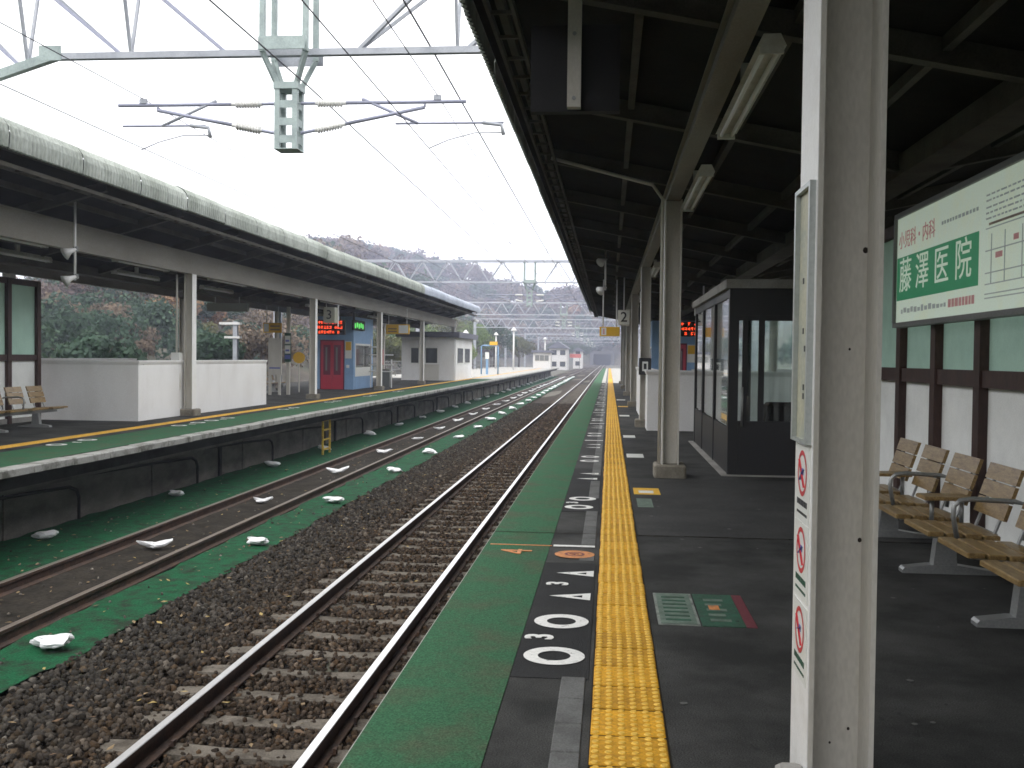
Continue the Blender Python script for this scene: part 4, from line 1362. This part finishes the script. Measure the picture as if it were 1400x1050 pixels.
# switch boxes on columns
def col_box(x, y, z, label):
    o = root('switch_box', (x, y, z), label, 'switch box', 'column switch boxes')
    MB().cbox(x - .13, x + .13, y - .16, y, z, z + .36, .012).build('case', DARK_METAL, o)
    MB().box(x - .06, x + .06, y - .166, y - .1605, z + .08, z + .28).build('plate', SIGN_WHITE, o)
    MB().box(x - .03, x + .03, y - .168, y - .1665, z + .12, z + .24).build('mark', SIGN_INK, o)
    return o
col_box(.76, COLS_R[3] - .151, 1.12, 'dark switch box on the column beside the near stair parapet')
ob = root('switch_box', (LCX - .12, COLS_L[1] - .2, 1.2), 'pale switch box with conduits on the column at the far stair parapet', 'switch box', 'column switch boxes')
MB().cbox(LCX - .34, LCX - .12, COLS_L[1] - .30, COLS_L[1] - .145, 1.27, 1.48, .01).build('case', SIGN_WHITE, ob)
MB().tube([(LCX - .23, COLS_L[1] - .22, .05), (LCX - .20, COLS_L[1] - .22, .4), (LCX - .15, COLS_L[1] - .22, .7), (LCX - .19, COLS_L[1] - .22, 1.27)], .025, 8).build('conduit', CREAM, ob, True)
MB().tube([(LCX - .23, COLS_L[1] - .22, 1.48), (LCX - .23, COLS_L[1] - .22, 3.3)], .025, 8).build('conduit', CREAM, ob, True)
# rainwater pipe up the second near column and hooked into the rafters
rp = root('downpipe', (CX0 - .03, COLS_R[2] - .17, .13), 'thin white pipe up the second near column bending to the roof', 'pipe')
MB().tube([(CX0 - .03, COLS_R[2] - .12, .13), (CX0 - .03, COLS_R[2] - .12, 3.42), (CX0 - .16, COLS_R[2] - .12, 3.60), (-.75, COLS_R[2] - .12, zr(-.75) - .2)], .022, 8).build('pipe', CREAM, rp, True)
# hanging white sign box deep on the near platform
box_sign('direction_sign', 'white direction sign box under the roof beyond the waiting room', 'sign', 2.0, 3.0, 24.5, .2, 2.50, 2.72, SIGN_WHITE, SIGN_WHITE, None, .2, (2.2, 2.8), None, 3.2)

box_sign('direction_sign', 'long pale sign box hanging under the far canopy above the stair parapet', 'sign', -12.95, -11.6, 32.0, .2, 2.83, 3.1, mat('sign_dim', (.32, .34, .32), .6, fine=.1), mat('sign_dim', (.3, .3, .3)), None, .2, (-12.7, -11.9), None, 3.3)
# yellow ladder against the far platform
la = root('platform_ladder', (-7.6, 27.2, -1.24), 'yellow steel ladder fixed under the far platform edge', 'ladder')
m = MB()
MB().bar((-7.62, 26.82, -1.24), (-7.62, 26.82, -.15), .05).build('stile', YELLOW_LADDER, la)
MB().bar((-7.62, 27.5, -1.24), (-7.62, 27.5, -.15), .05).build('stile', YELLOW_LADDER, la)
for k in range(4):
    MB().bar((-7.62, 26.845, -1.08 + .26 * k), (-7.62, 27.475, -1.08 + .26 * k), .04).build('rung', YELLOW_LADDER, la)

# ================================================================== BUILDINGS ON AND BEYOND THE FAR PLATFORM
sh = root('platform_office', (-10.8, 62, 0), 'pale flat-roofed platform office with dark eaves at the canopy end', 'building')
SX0, SX1, SY0, SY1 = -12.6, -9.35, 61.5, 69.5
MB().box(SX0, SX1, SY0, SY1, 0, 2.62).build('wall', PLASTER, sh)
MB().box(SX0 - .3, SX1 + .35, SY0 - .35, SY1 + .5, 2.621, 2.95).build('roof', ROOF_TILE, sh)
for a, b_ in ((-12.0, -11.55), (-11.1, -10.4)):
    w_ = MB().box(a - .06, b_ + .06, SY0 - .02, SY0, 1.0, 2.02).build('window', SIGN_WHITE, sh)
    MB().box(a, b_, SY0 - .03, SY0 - .0205, 1.06, 1.96).build('pane', WINDOW_DARK, w_)
dr = MB().box(-11.2, -10.3, SY0 - .018, SY0, .03, .98).build('door', CREAM, sh)
for k in range(2):
    a = SY0 + 1.2 + 3.2 * k
    w_ = MB().box(SX1, SX1 + .02, a - .08, a + 2.38, 1.0, 2.05).build('window', SIGN_WHITE, sh)
    MB().box(SX1 + .0205, SX1 + .03, a, a + 2.3, 1.08, 1.98).build('pane', WINDOW_DARK, w_)
MB().box(SX1 + .001, SX1 + .06, SY0 + .1, SY0 + .2, 0, 3.6).build('corner_post', WHITE_STEEL, sh)

hu = root('platform_hut', (-8.9, 136, 0), 'small white hut at the far end of the far platform', 'hut')
MB().box(-10.1, -7.75, 136, 139, 0, 2.12).build('wall', HOUSE_WALL, hu)
MB().box(-10.35, -7.5, 135.7, 139.3, 2.121, 2.42).build('roof', ROOF_TILE, hu)
w_ = MB().box(-9.9, -8.0, 135.98, 136, .98, 1.85).build('window', CREAM, hu)
for k in range(3):
    MB().box(-9.82 + .62 * k, -9.26 + .62 * k, 135.96, 135.979, 1.05, 1.78).build('pane', FRAME_GREY, w_)

gt = root('platform_gate_frame', (-10, 85, 0), 'pale blue pipe frame with a yellow sign on the open far platform', 'frame')
MB().tube([(-10.64, 85, 0), (-10.64, 85, 2.37), (-10.45, 85, 2.42), (-9.35, 85, 2.42), (-9.24, 85, 2.3), (-9.24, 85, 0)], .06, 8).build('pipe', BLUE_STEEL, gt, True)
MB().box(-9.95, -9.3, 84.9, 84.98, 2.45, 2.75).build('sign', YELLOW_SIGN, gt)
MB().box(-10.25, -10.05, 84.9, 84.95, 0, 1.7).build('post', BLUE_STEEL, gt)
MB().box(-10.3, -10.0, 84.86, 84.899, 1.3, 1.85).build('notice', SIGN_WHITE, gt)

def lamp_post(x, y, h, label, z0=0):
    o = root('platform_lamp', (x, y, z0), label, 'lamp post', 'platform lamp posts')
    MB().tube([(x, y, z0), (x, y, z0 + h)], [.10, .08], 10).build('pole', WHITE_STEEL, o, True)
    MB().tube([(x, y, z0 + h), (x, y, z0 + h + .12), (x, y, z0 + h + .28), (x, y, z0 + h + .36)], [.30, .28, .12, .05], 12).build('lamp_head', WHITE_STEEL, o, True)
    return o
lamp_post(-10.75, 115, 4.45, 'white lamp post standing on the open far platform')
lamp_post(-8.75, 139.6, 3.9, 'white lamp post behind the far platform hut')
lamp_post(-13.4, 95, 3.6, 'white lamp post by the far platform pipe frame')
lamp_post(-14.2, 128, 4.2, 'white lamp post at the back of the far platform')
def hang_lamp(x, y, z, label, ztop):
    o = root('hanging_lamp', (x, y, z), label, 'lamp', 'hanging lamps')
    MB().tube([(x, y, z + .1), (x, y, ztop)], .025, 6).build('stem', WHITE_STEEL, o)
    MB().tube([(x, y, z), (x, y, z + .1), (x, y, z + .16)], [.24, .20, .05], 12).build('shade', WHITE_STEEL, o, True)
hang_lamp(-8.55, 65.0, 3.70, 'round white lamp hanging from the end of the far canopy', 4.45)
fe = root('platform_fence', (-15.5, 72, 0), 'low dark fence along the back of the far platform', 'fence')
for k in range(30):
    MB().box(-15.53, -15.47, 68 + 2.7 * k, 68.06 + 2.7 * k, 0, 1.1).build('post', FRAME_GREY, fe)
for zz in (.45, 1.04):
    MB().box(-15.52, -15.48, 68, 147, zz, zz + .05).build('rail', FRAME_GREY, fe)

def house(x0, x1, y0, y1, zb, h, rh, label, wallm, n=3, floors=2):
    o = root('house', ((x0 + x1) / 2, y0, zb), label, 'house', 'houses beyond the platform')
    MB().box(x0, x1, y0, y1, zb, zb + h).build('wall', wallm, o)
    xm = (x0 + x1) / 2
    MB().prism([(x0 - .5, zb + h + .002), (x1 + .5, zb + h + .002), (xm, zb + h + rh)], y0 - .5, y1 + .5).build('roof', ROOF_TILE, o)
    for fl in range(floors):
        for k in range(n):
            a = x0 + (x1 - x0) * (k + .25) / n
            z0 = zb + .9 + 2.6 * fl
            w_ = MB().box(a - .06, a + 1.26, y0 - .03, y0, z0 - .06, z0 + 1.16).build('window', CREAM, o)
            MB().box(a, a + 1.2, y0 - .05, y0 - .031, z0, z0 + 1.1).build('pane', WINDOW_DARK, w_)
    return o
house(-13.6, -9.6, 232, 244, -1.4, 5.0, 1.6, 'white two-storey house beyond the platform hut', HOUSE_WALL, 2)
house(-9.4, -7.0, 268, 276, -1.4, 4.6, 1.0, 'narrow white house right of the two-storey house', HOUSE_WALL, 1)
rsn = root('red_sign', (-9.3, 240, -1.3), 'small red sign on posts beside the line before the tunnel', 'sign')
MB().box(-9.2, -6.6, 240, 240.2, 1.5, 2.4).build('panel', mat('faded_red', (.50, .12, .10), .6), rsn)
for xx in (-8.9, -6.95):
    MB().box(xx - .06, xx + .06, 240.2, 240.32, -1.3, 2.3).build('post', FRAME_GREY, rsn)

# tunnel mouth
tu = root('tunnel_portal', (-3, 405, -1.3), 'dark tunnel mouth in a concrete portal at the end of the line', 'tunnel')
m = MB()
m.box(-7.6, -6.3, 404.5, 424, -1.4, 4.2).box(.6, 1.9, 404.5, 424, -1.4, 4.2).box(-6.3, .6, 404.5, 424, 3.1, 4.2)
m.build('portal', mat('portal_stone', (.07, .07, .075), .9, fine=.2, fscale=2), tu)
MB().box(-6.3, .6, 416, 423.9, -1.4, 3.1).build('dark_interior', mat('tunnel_dark_haze', (.02, .035, .09), .8), tu)  # solid block; inner darkness and blue haze put into its colour

# ================================================================== OVERHEAD LINE
def gantry(yc, label, xl, xr, haunch, detail):
    g = root('overhead_line_gantry', (-4.25, yc, -1.3), label, 'gantry', 'overhead line gantries')
    zb, zt, dw = 5.49, 6.62, .30
    xk = -7.62 if haunch else xl
    cw = .075 if detail else .09
    gm = GALV if detail else GALV_PALE
    MB().bar((xk, yc, zb), (xr, yc, zb), .10, .085).build('chord', gm, g)
    for dyy in (-dw, dw):
        MB().bar((xl, yc + dyy, zt), (xr, yc + dyy, zt), cw, cw).build('chord', gm, g)
    if haunch:
        MB().bar((xk + .03, yc, zb + .015), (xl, yc, zb - .95), .11, .12).build('chord', GALV_GREEN, g)
        MB().box(xk - .18, xk + .14, yc - .058, yc - .051, zb - .06, zb + .14).build('gusset', GALV_GREEN, g)
    step = 1.47
    def zlow(xv):
        return zb if not (haunch and xv < xk) else zb - .95 * (xk - xv) / (xk - xl)
    for sg in (-1, 1):
        lst = []
        x = -4.28 + sg * (step / 2 + .03)
        while xl < x < xr:
            lst.append(x); x += sg * step
        for i, xv in enumerate(lst):
            for dyy in (-dw, dw):
                if detail:
                    if i > 0:
                        MB().bar((xv, yc, zlow(xv)), (xv, yc + dyy, zt), .04, .04).build('strut', GALV, g)
                    if i + 1 < len(lst):
                        MB().bar((xv + sg * .12, yc, zlow(xv)), (lst[i + 1], yc + dyy, zt), .055 if dyy < 0 else .035, .045).build('diagonal', GALV_BLUE if (dyy < 0 and sg < 0) else GALV, g)
                else:
                    xn = xv + sg * step / 2
                    MB().bar((xv, yc, zb), (xn, yc + dyy, zt), .042, .042).build('diagonal', gm, g)
                    MB().bar((xn, yc + dyy, zt), (xv + sg * step, yc, zb), .042, .042).build('diagonal', gm, g)
    for xp in (xl, xr):
        p = MB().box(xp - .16, xp + .16, yc - .28, yc - .24, -1.4, zt + .2).box(xp - .16, xp + .16, yc + .24, yc + .28, -1.4, zt + .2)
        for k in range(9):
            p.bar((xp, yc - .24, -1.2 + .8 * k), (xp, yc + .24, -.6 + .8 * k), .06, .06)
        p.build('post', GALV, g)
    # drop mast: an open square post on splayed legs
    xm = -4.31
    ms = MB()
    w = .155
    z0, z1 = 4.20, 4.98
    for sx in (-1, 1):
        for sy in (-1, 1):
            a, b_ = sorted((xm + sx * w, xm + sx * (w - .07)))
            c, d_ = sorted((yc + sy * w, yc + sy * (w - .07)))
            ms.box(a, b_, c, d_, z0, z1)
    ms.box(xm - w - .012, xm + w + .012, yc - w - .012, yc + w + .012, z1, z1 + .09)
    for zz in (4.32, 4.55, 4.78):
        ms.box(xm - w + .07, xm + w - .07, yc - w + .004, yc - w + .02, zz - .05, zz + .05)
        ms.box(xm + w - .02, xm + w - .004, yc - w + .07, yc + w - .07, zz - .05, zz + .05)
        ms.box(xm - w + .004, xm - w + .02, yc - w + .07, yc + w - .07, zz - .05, zz + .05)
    ms.box(xm - w - .004, xm + w + .004, yc - w - .004, yc + w + .004, z0 - .012, z0)
    mast = ms.build('drop_mast', GALV_GREEN, g)
    for sx in (-1, 1):
        for sy in (-1, 1):
            MB().bar((xm + sx * .14, yc + sy * .12, z1 + .09), (xm + sx * .29, yc + sy * .24, zb - .05), .06, .06).build('leg', GALV_GREEN, mast)
            MB().bar((xm + sx * .29, yc + sy * .24, zb - .05), (xm + sx * .29, yc + sy * .24, zt), .07, .07).build('leg', GALV_GREEN, mast)
    MB().box(xm - .31, xm + .31, yc - dw - .06, yc - dw - .04, zb - .05, zb + .12).build('clamp_plate', GALV_GREEN, mast)
    MB().box(xm - .36, xm + .36, yc + dw + .04, yc + dw + .06, zb - .08, zb + .1).build('clamp_plate', GALV, mast)
    # cantilever arms to both sides
    for sx, xe, xc in ((-1, -6.68, -6.33), (1, -1.92, -2.30)):
        ztop, zlo = 4.815, 4.42
        xw = xm + sx * (w + .01)
        yq = yc - .02
        arm = MB().tube([(xw + sx * .62, yq, ztop), (xe, yq, ztop)], .026, 8).build('arm', GALV_BLUE, g, True)
        m = MB()
        for k in range(9):
            xa = xw + sx * (.24 + .038 * k)
            m.tube([(xa, yq, ztop), (xa + sx * .020, yq, ztop)], [.062, .04], 10)
        m.tube([(xw + sx * .2, yq, ztop), (xw + sx * .62, yq, ztop)], .03, 8)
        m.build('insulator', PORCELAIN, arm, True)
        MB().tube([(xw, yq, ztop), (xw + sx * .2, yq, ztop)], .024, 8).build('bracket', GALV_BLUE, arm)
        # lower sloping strut
        p0, p1 = Vector((xw, yq, zlo - .0)), Vector((xe - sx * .55, yq, ztop - .07))
        dd = (p1 - p0).normalized()
        strut = MB().tube([p0 + dd * .62, p1], .026, 8).tube([p1, (p1.x, yq, ztop)], .016, 6).build('arm', GALV_BLUE, g, True)
        m = MB()
        for k in range(9):
            q = p0 + dd * (.24 + .038 * k)
            m.tube([q, q + dd * .020], [.062, .04], 10)
        m.tube([p0 + dd * .2, p0 + dd * .62], .03, 8)
        m.build('insulator', PORCELAIN, strut, True)
        MB().tube([p0, p0 + dd * .2], .024, 8).build('bracket', GALV_BLUE, strut)
        # steady tube, curved pull-off arm and diagonal stay
        a_in, a_out = (xm - 1.15, xe + .06) if sx < 0 else (xm + 1.45, -1.42)
        zst = 4.535
        MB().tube([(a_in, yq, zst), (a_out, yq, zst)], .016, 8).build('steady_tube', GALV_BLUE, g, True)
        MB().tube([(xm + sx * 1.0, yq, ztop + .05), (xm + sx * 1.75, yq, zst)], .022, 8).build('stay', GALV if sx < 0 else GALV_BLUE, g, True)
        xd = -5.42 if sx < 0 else -1.45
        MB().tube([(xd - .25, yq, zst), (xd, yq, zst - .03), (xd + .03, yq, zst - .16)], .026, 8).build('drop_bracket', GALV, g, True)
        MB().tube([(xd, yq, zst - .13), (xd - .35, yq, zst - .13), (xd - .70, yq, zst - .22), (xd - .95, yq, 4.21)], .009, 6).build('pull_off_arm', GALV, g, True)
        MB().cbox(xc - .05, xc + .05, yq - .03, yq + .03, ztop + .02, ztop + .09, .008).build('wire_clamp', GALV, g)
    return g
gantry(13.45, 'nearest overhead line gantry with its hanging mast and insulators in full view', -10.7, 7.4, True, True)
for k in range(6):
    gantry(55.0 + 41.5 * k, 'lattice overhead line gantry spanning both tracks, %s beyond the nearest one' % ORD[k], -18.2, 7.6, False, False)
# twin spikes above the second gantry
sp = root('earth_wire_bracket', (-4, 55, 6.62), 'pair of thin wire brackets above the gantry at the canopy end', 'bracket')
for xa, xb in ((-6.0, -4.5), (-3.4, -1.9)):
    MB().tube([(xa, 55, 6.66), (xa, 55, 7.6), (xb, 55, 7.62)], .025, 6).build('bracket_arm', GALV, sp)

def wire(x, z, r, label, sag=.0, twist=False, y0=-12.0, y1=404, cat='wire'):
    sup = [-28.05] + [13.45 + 41.5 * k for k in range(11)]
    pts = []
    for a, b_ in zip(sup[:-1], sup[1:]):
        for k in range(8):
            t = k / 8
            yv = a + (b_ - a) * t
            if y0 <= yv <= y1:
                pts.append((x, yv, z - 4 * sag * t * (1 - t)))
    m = MB().tube(pts, r, 5)
    return tag(m.build('overhead_wire', WIRE, None, True), label, cat, 'overhead wires')
wire(-2.42, 4.22, .0065, 'contact wire over the near track')
wire(-6.30, 4.22, .0065, 'contact wire over the far track')
wire(-2.30, 4.90, .0065, 'carrier wire above the near contact wire', .12)
wire(-6.33, 4.90, .0065, 'carrier wire above the far contact wire', .12)
wire(-2.45, 5.62, .013, 'thick feeder cable crossing below the gantry over the near track', .05)
wire(-4.02, 5.02, .010, 'feeder cable passing just beside the hanging mast', .10)

# ================================================================== TREES
PAL = {
    'green': [(.045, .080, .050), (.055, .092, .056), (.042, .074, .050), (.05, .082, .060)],
    'olive': [(.10, .11, .045), (.085, .10, .04), (.12, .12, .05)],
    'brown': [(.165, .125, .088), (.145, .115, .085), (.180, .138, .098), (.14, .112, .086)],
    'orange': [(.24, .135, .070), (.21, .125, .072), (.26, .16, .085)],
    'light': [(.13, .19, .06), (.10, .16, .055), (.16, .20, .08)],
    'mauve': [(.13, .10, .095), (.15, .115, .10), (.11, .09, .085)],
}
def leaf_cloud(specs, seed):
    """specs: list of (centre, radius_xy, radius_z, n_leaves, leaf size, palette); returns (verts, faces, colours)"""
    r = np.random.default_rng(seed)
    V, Cc = [], []
    for (c, rx, rz, nl, ls, pal) in specs:
        nl = int(nl)
        nlob = 9
        d = r.normal(size=(nlob, 3)); d /= np.linalg.norm(d, axis=1)[:, None]
        d[:, 2] = np.abs(d[:, 2]) * .9 - .25
        lc = d * r.uniform(.35, .72, (nlob, 1)) * np.array([rx, rx, rz])
        lr = r.uniform(.30, .50, nlob)
        which = r.integers(0, nlob, nl)
        q = r.normal(size=(nl, 3)); q /= np.linalg.norm(q, axis=1)[:, None]
        rad = r.uniform(.55, 1.0, nl) ** .6
        p = lc[which] + q * (rad * lr[which])[:, None] * np.array([rx, rx, rz])
        p += np.array(c)
        nrm = q + r.normal(size=(nl, 3)) * .55
        nrm /= np.linalg.norm(nrm, axis=1)[:, None]
        t = np.cross(nrm, r.normal(size=(nl, 3))); t /= np.linalg.norm(t, axis=1)[:, None]
        b = np.cross(nrm, t)
        s = ls * r.uniform(.6, 1.3, (nl, 1))
        quad = np.stack([p - t * s - b * s * .5, p + t * s * .2 - b * s * .8, p + t * s + b * s * .4, p - t * s * .3 + b * s * .8], 1)
        V.append(quad.reshape(-1, 3))
        pa = np.array(PAL[pal])
        lobcol = pa[r.integers(0, len(pa), nlob)] * r.uniform(.82, 1.2, (nlob, 1))
        col = lobcol[which] * r.uniform(.86, 1.14, (nl, 1))
        Cc.append(np.repeat(col, 4, 0))
    return np.concatenate(V), np.concatenate(Cc)
def leaf_mesh(specs, seed, name):
    V, Cc = leaf_cloud(specs, seed)
    n = len(V) // 4
    me = bpy.data.meshes.new(name)
    me.vertices.add(len(V)); me.vertices.foreach_set('co', V.reshape(-1))
    me.loops.add(len(V)); me.loops.foreach_set('vertex_index', np.arange(len(V), dtype=np.int32))
    me.polygons.add(n); me.polygons.foreach_set('loop_start', np.arange(0, 4 * n, 4, dtype=np.int32)); me.polygons.foreach_set('loop_total', np.full(n, 4, dtype=np.int32))
    at = me.color_attributes.new('tint', 'FLOAT_COLOR', 'POINT')
    at.data.foreach_set('color', np.concatenate([Cc, np.ones((len(Cc), 1))], 1).reshape(-1))
    me.update(); me.validate()
    me.materials.append(FOLIAGE)
    return me

# hillside woods, read as one mass
rw = random.Random(77)
def wood(name, label, xr, yr, spacing, size, leaves, lsz, chooser, seed, cond=None):
    specs = []
    trunks = MB()
    x = xr[0]
    while x < xr[1]:
        y = yr[0]
        while y < yr[1]:
            px, py = x + rw.uniform(-.45, .45) * spacing, y + rw.uniform(-.45, .45) * spacing
            z = ground_h(px, py)
            if z > -1.2 and (cond is None or cond(px, py, z)):
                s = size * rw.uniform(.7, 1.35)
                specs.append(((px, py, z + s * .85), s, s * rw.uniform(.85, 1.2), leaves, lsz, chooser(px, py, z)))
            y += spacing
        x += spacing
    return tag(link(name, leaf_mesh(specs, seed, name)), label, 'wood', kind='stuff')
def ch_near(x, y, z):
    t = rw.random()
    if z < 1.2: return 'green' if t < .62 else ('brown' if t < .85 else 'olive')
    return 'brown' if t < .36 else ('orange' if t < .43 else ('mauve' if t < .70 else 'green'))
def ch_far(x, y, z):
    t = rw.random()
    if z < 16: return 'green' if t < .5 else ('olive' if t < .65 else 'brown')
    return 'mauve' if t < .52 else ('brown' if t < .70 else ('green' if t < .98 else 'orange'))
def in_view_left(x, y, z):
    return -1.0 < x / max(y, 1) < -.05
wood('hillside_wood', 'autumn wood on the steep slope behind the far platform', (-100, -26), (36, 190), 4.6, 2.7, 1500, .15, ch_near, 4, lambda x, y, z: -.95 < x / y < -.10 and z < 38)
wood('hillside_wood', 'hazy wooded ridge closing the valley behind the gantries', (-190, 60), (190, 560), 9.0, 5.4, 420, .60, ch_far, 5, lambda x, y, z: -.42 < x / y < .14)
wood('hillside_wood', 'dark wood on the bank beyond the waiting room', (24, 60), (40, 150), 6.0, 3.4, 700, .32, lambda x, y, z: 'green' if rw.random() < .75 else 'brown', 6, lambda x, y, z: .1 < x / y < .9)

def tree(x, y, zb, h, rx, pal, label, seed, leaves=4200, ls=.115):
    o = root('tree', (x, y, zb), label, 'tree', 'trees near the line')
    r = random.Random(seed)
    m = MB().tube([(x, y, zb), (x + .1, y, zb + h * .3), (x - .05, y + .1, zb + h * .6), (x, y, zb + h * .85)], [.05 * h * .5, .04 * h * .5, .025 * h * .5, .01 * h], 7)
    for k in range(5):
        a = r.uniform(0, 6.28)
        z0 = zb + h * r.uniform(.3, .6)
        m.tube([(x, y, z0), (x + rx * .4 * math.cos(a), y + rx * .4 * math.sin(a), z0 + h * .12), (x + rx * .75 * math.cos(a), y + rx * .75 * math.sin(a), z0 + h * .26)], [.014 * h, .009 * h, .004 * h], 5)
    m.build('trunk', BARK, o, True)
    me = leaf_mesh([((0, 0, h * .6), rx, h * .42, leaves, ls, pal)], seed, 'crown')
    link('crown', me, o)
    return o
TREES = [(-19.5, 108, 6.2, 2.6, 'light', 'light green tree behind the pipe frame on the far platform'),
         (-18.5, 124, 5.4, 2.4, 'light', 'yellow-green tree between the lamp posts of the far platform'),
         (-20.5, 92, 5.6, 2.5, 'olive', 'olive tree just right of the platform office'),
         (-20, 150, 9.0, 4.0, 'light', 'tall light green tree behind the far platform hut'),
         (-19, 168, 9.5, 4.2, 'green', 'tall dark green tree left of the white house'),
         (-24, 158, 10.0, 4.5, 'olive', 'tall olive tree above the pipe frame'),
         (-26, 134, 9.0, 4.2, 'light', 'tall yellow-green tree right of the office roof'),
         (-17, 192, 8.0, 3.8, 'olive', 'olive-green tree close to the house beyond the hut'),
         (-9.5, 330, 9.0, 5.0, 'green', 'dark tree just left of the tunnel mouth'),
         (6.5, 345, 10.0, 5.5, 'mauve', 'dusky tree just right of the tunnel mouth'),
         (-15, 300, 9.0, 5.0, 'green', 'green tree further left of the tunnel mouth'),
         (-20.5, 52, 4.6, 2.2, 'green', 'dark green tree behind the blue lift tower'),
         (-21.5, 41, 4.0, 2.2, 'green', 'dark green tree behind the pale information board'),
         (-22.0, 34.5, 3.6, 2.2, 'green', 'green tree peeping over the far stair parapet'),
         (-21.5, 62, 5.6, 2.6, 'brown', 'brown-leaved tree behind the platform office'),
         
         (-25, 215, 8.0, 3.8, 'brown', 'brown tree among the houses beyond the platform'),
         (9.5, 225, 7.0, 3.5, 'mauve', 'bare-looking tree right of the line beyond the near platform')]
for k, (x, y, h, rx, pal, lab) in enumerate(TREES):
    tree(x, y, ground_h(x, y), h, rx, pal, lab, 100 + k)

# pale lamp column with crossbars beyond the parapet
lp = root('signal_mast', (-17.5, 47, -1.4), 'grey signal mast with two pale crossbars beyond the far parapet', 'mast')
mx_ = -17.6
MB().box(mx_ - .10, mx_ + .10, 46.9, 47.1, -1.4, 3.0).build('pole', GALV, lp)
MB().box(mx_ - .75, mx_ + .25, 46.85, 47.15, 2.85, 2.96).build('crossbar', WHITE_STEEL, lp)
MB().box(mx_ - .5, mx_ + .25, 46.85, 47.15, 2.2, 2.3).build('crossbar', WHITE_STEEL, lp)

for o in bpy.data.objects:
    if o.parent and o.name.split('.')[0] in ('print', 'floor_notice_print', 'lit_characters'):
        o['kind'] = 'stuff'

# ================================================================== HAZE
mz = bpy.data.materials.new('haze_air')
mz.use_nodes = True
t = mz.node_tree
t.nodes.clear()
out = t.nodes.new('ShaderNodeOutputMaterial')
pv = t.nodes.new('ShaderNodeVolumePrincipled')
pv.inputs['Color'].default_value = (.74, .79, 1.0, 1)
pv.inputs['Density'].default_value = .00092
pv.inputs['Anisotropy'].default_value = .2
t.links.new(pv.outputs[0], out.inputs['Volume'])
hz = MB().box(-950, 950, -350, 1550, -3, 110)
ho = hz.build('haze', mz)
tag(ho, 'pale blue autumn haze hanging in the valley air', 'haze', kind='stuff')
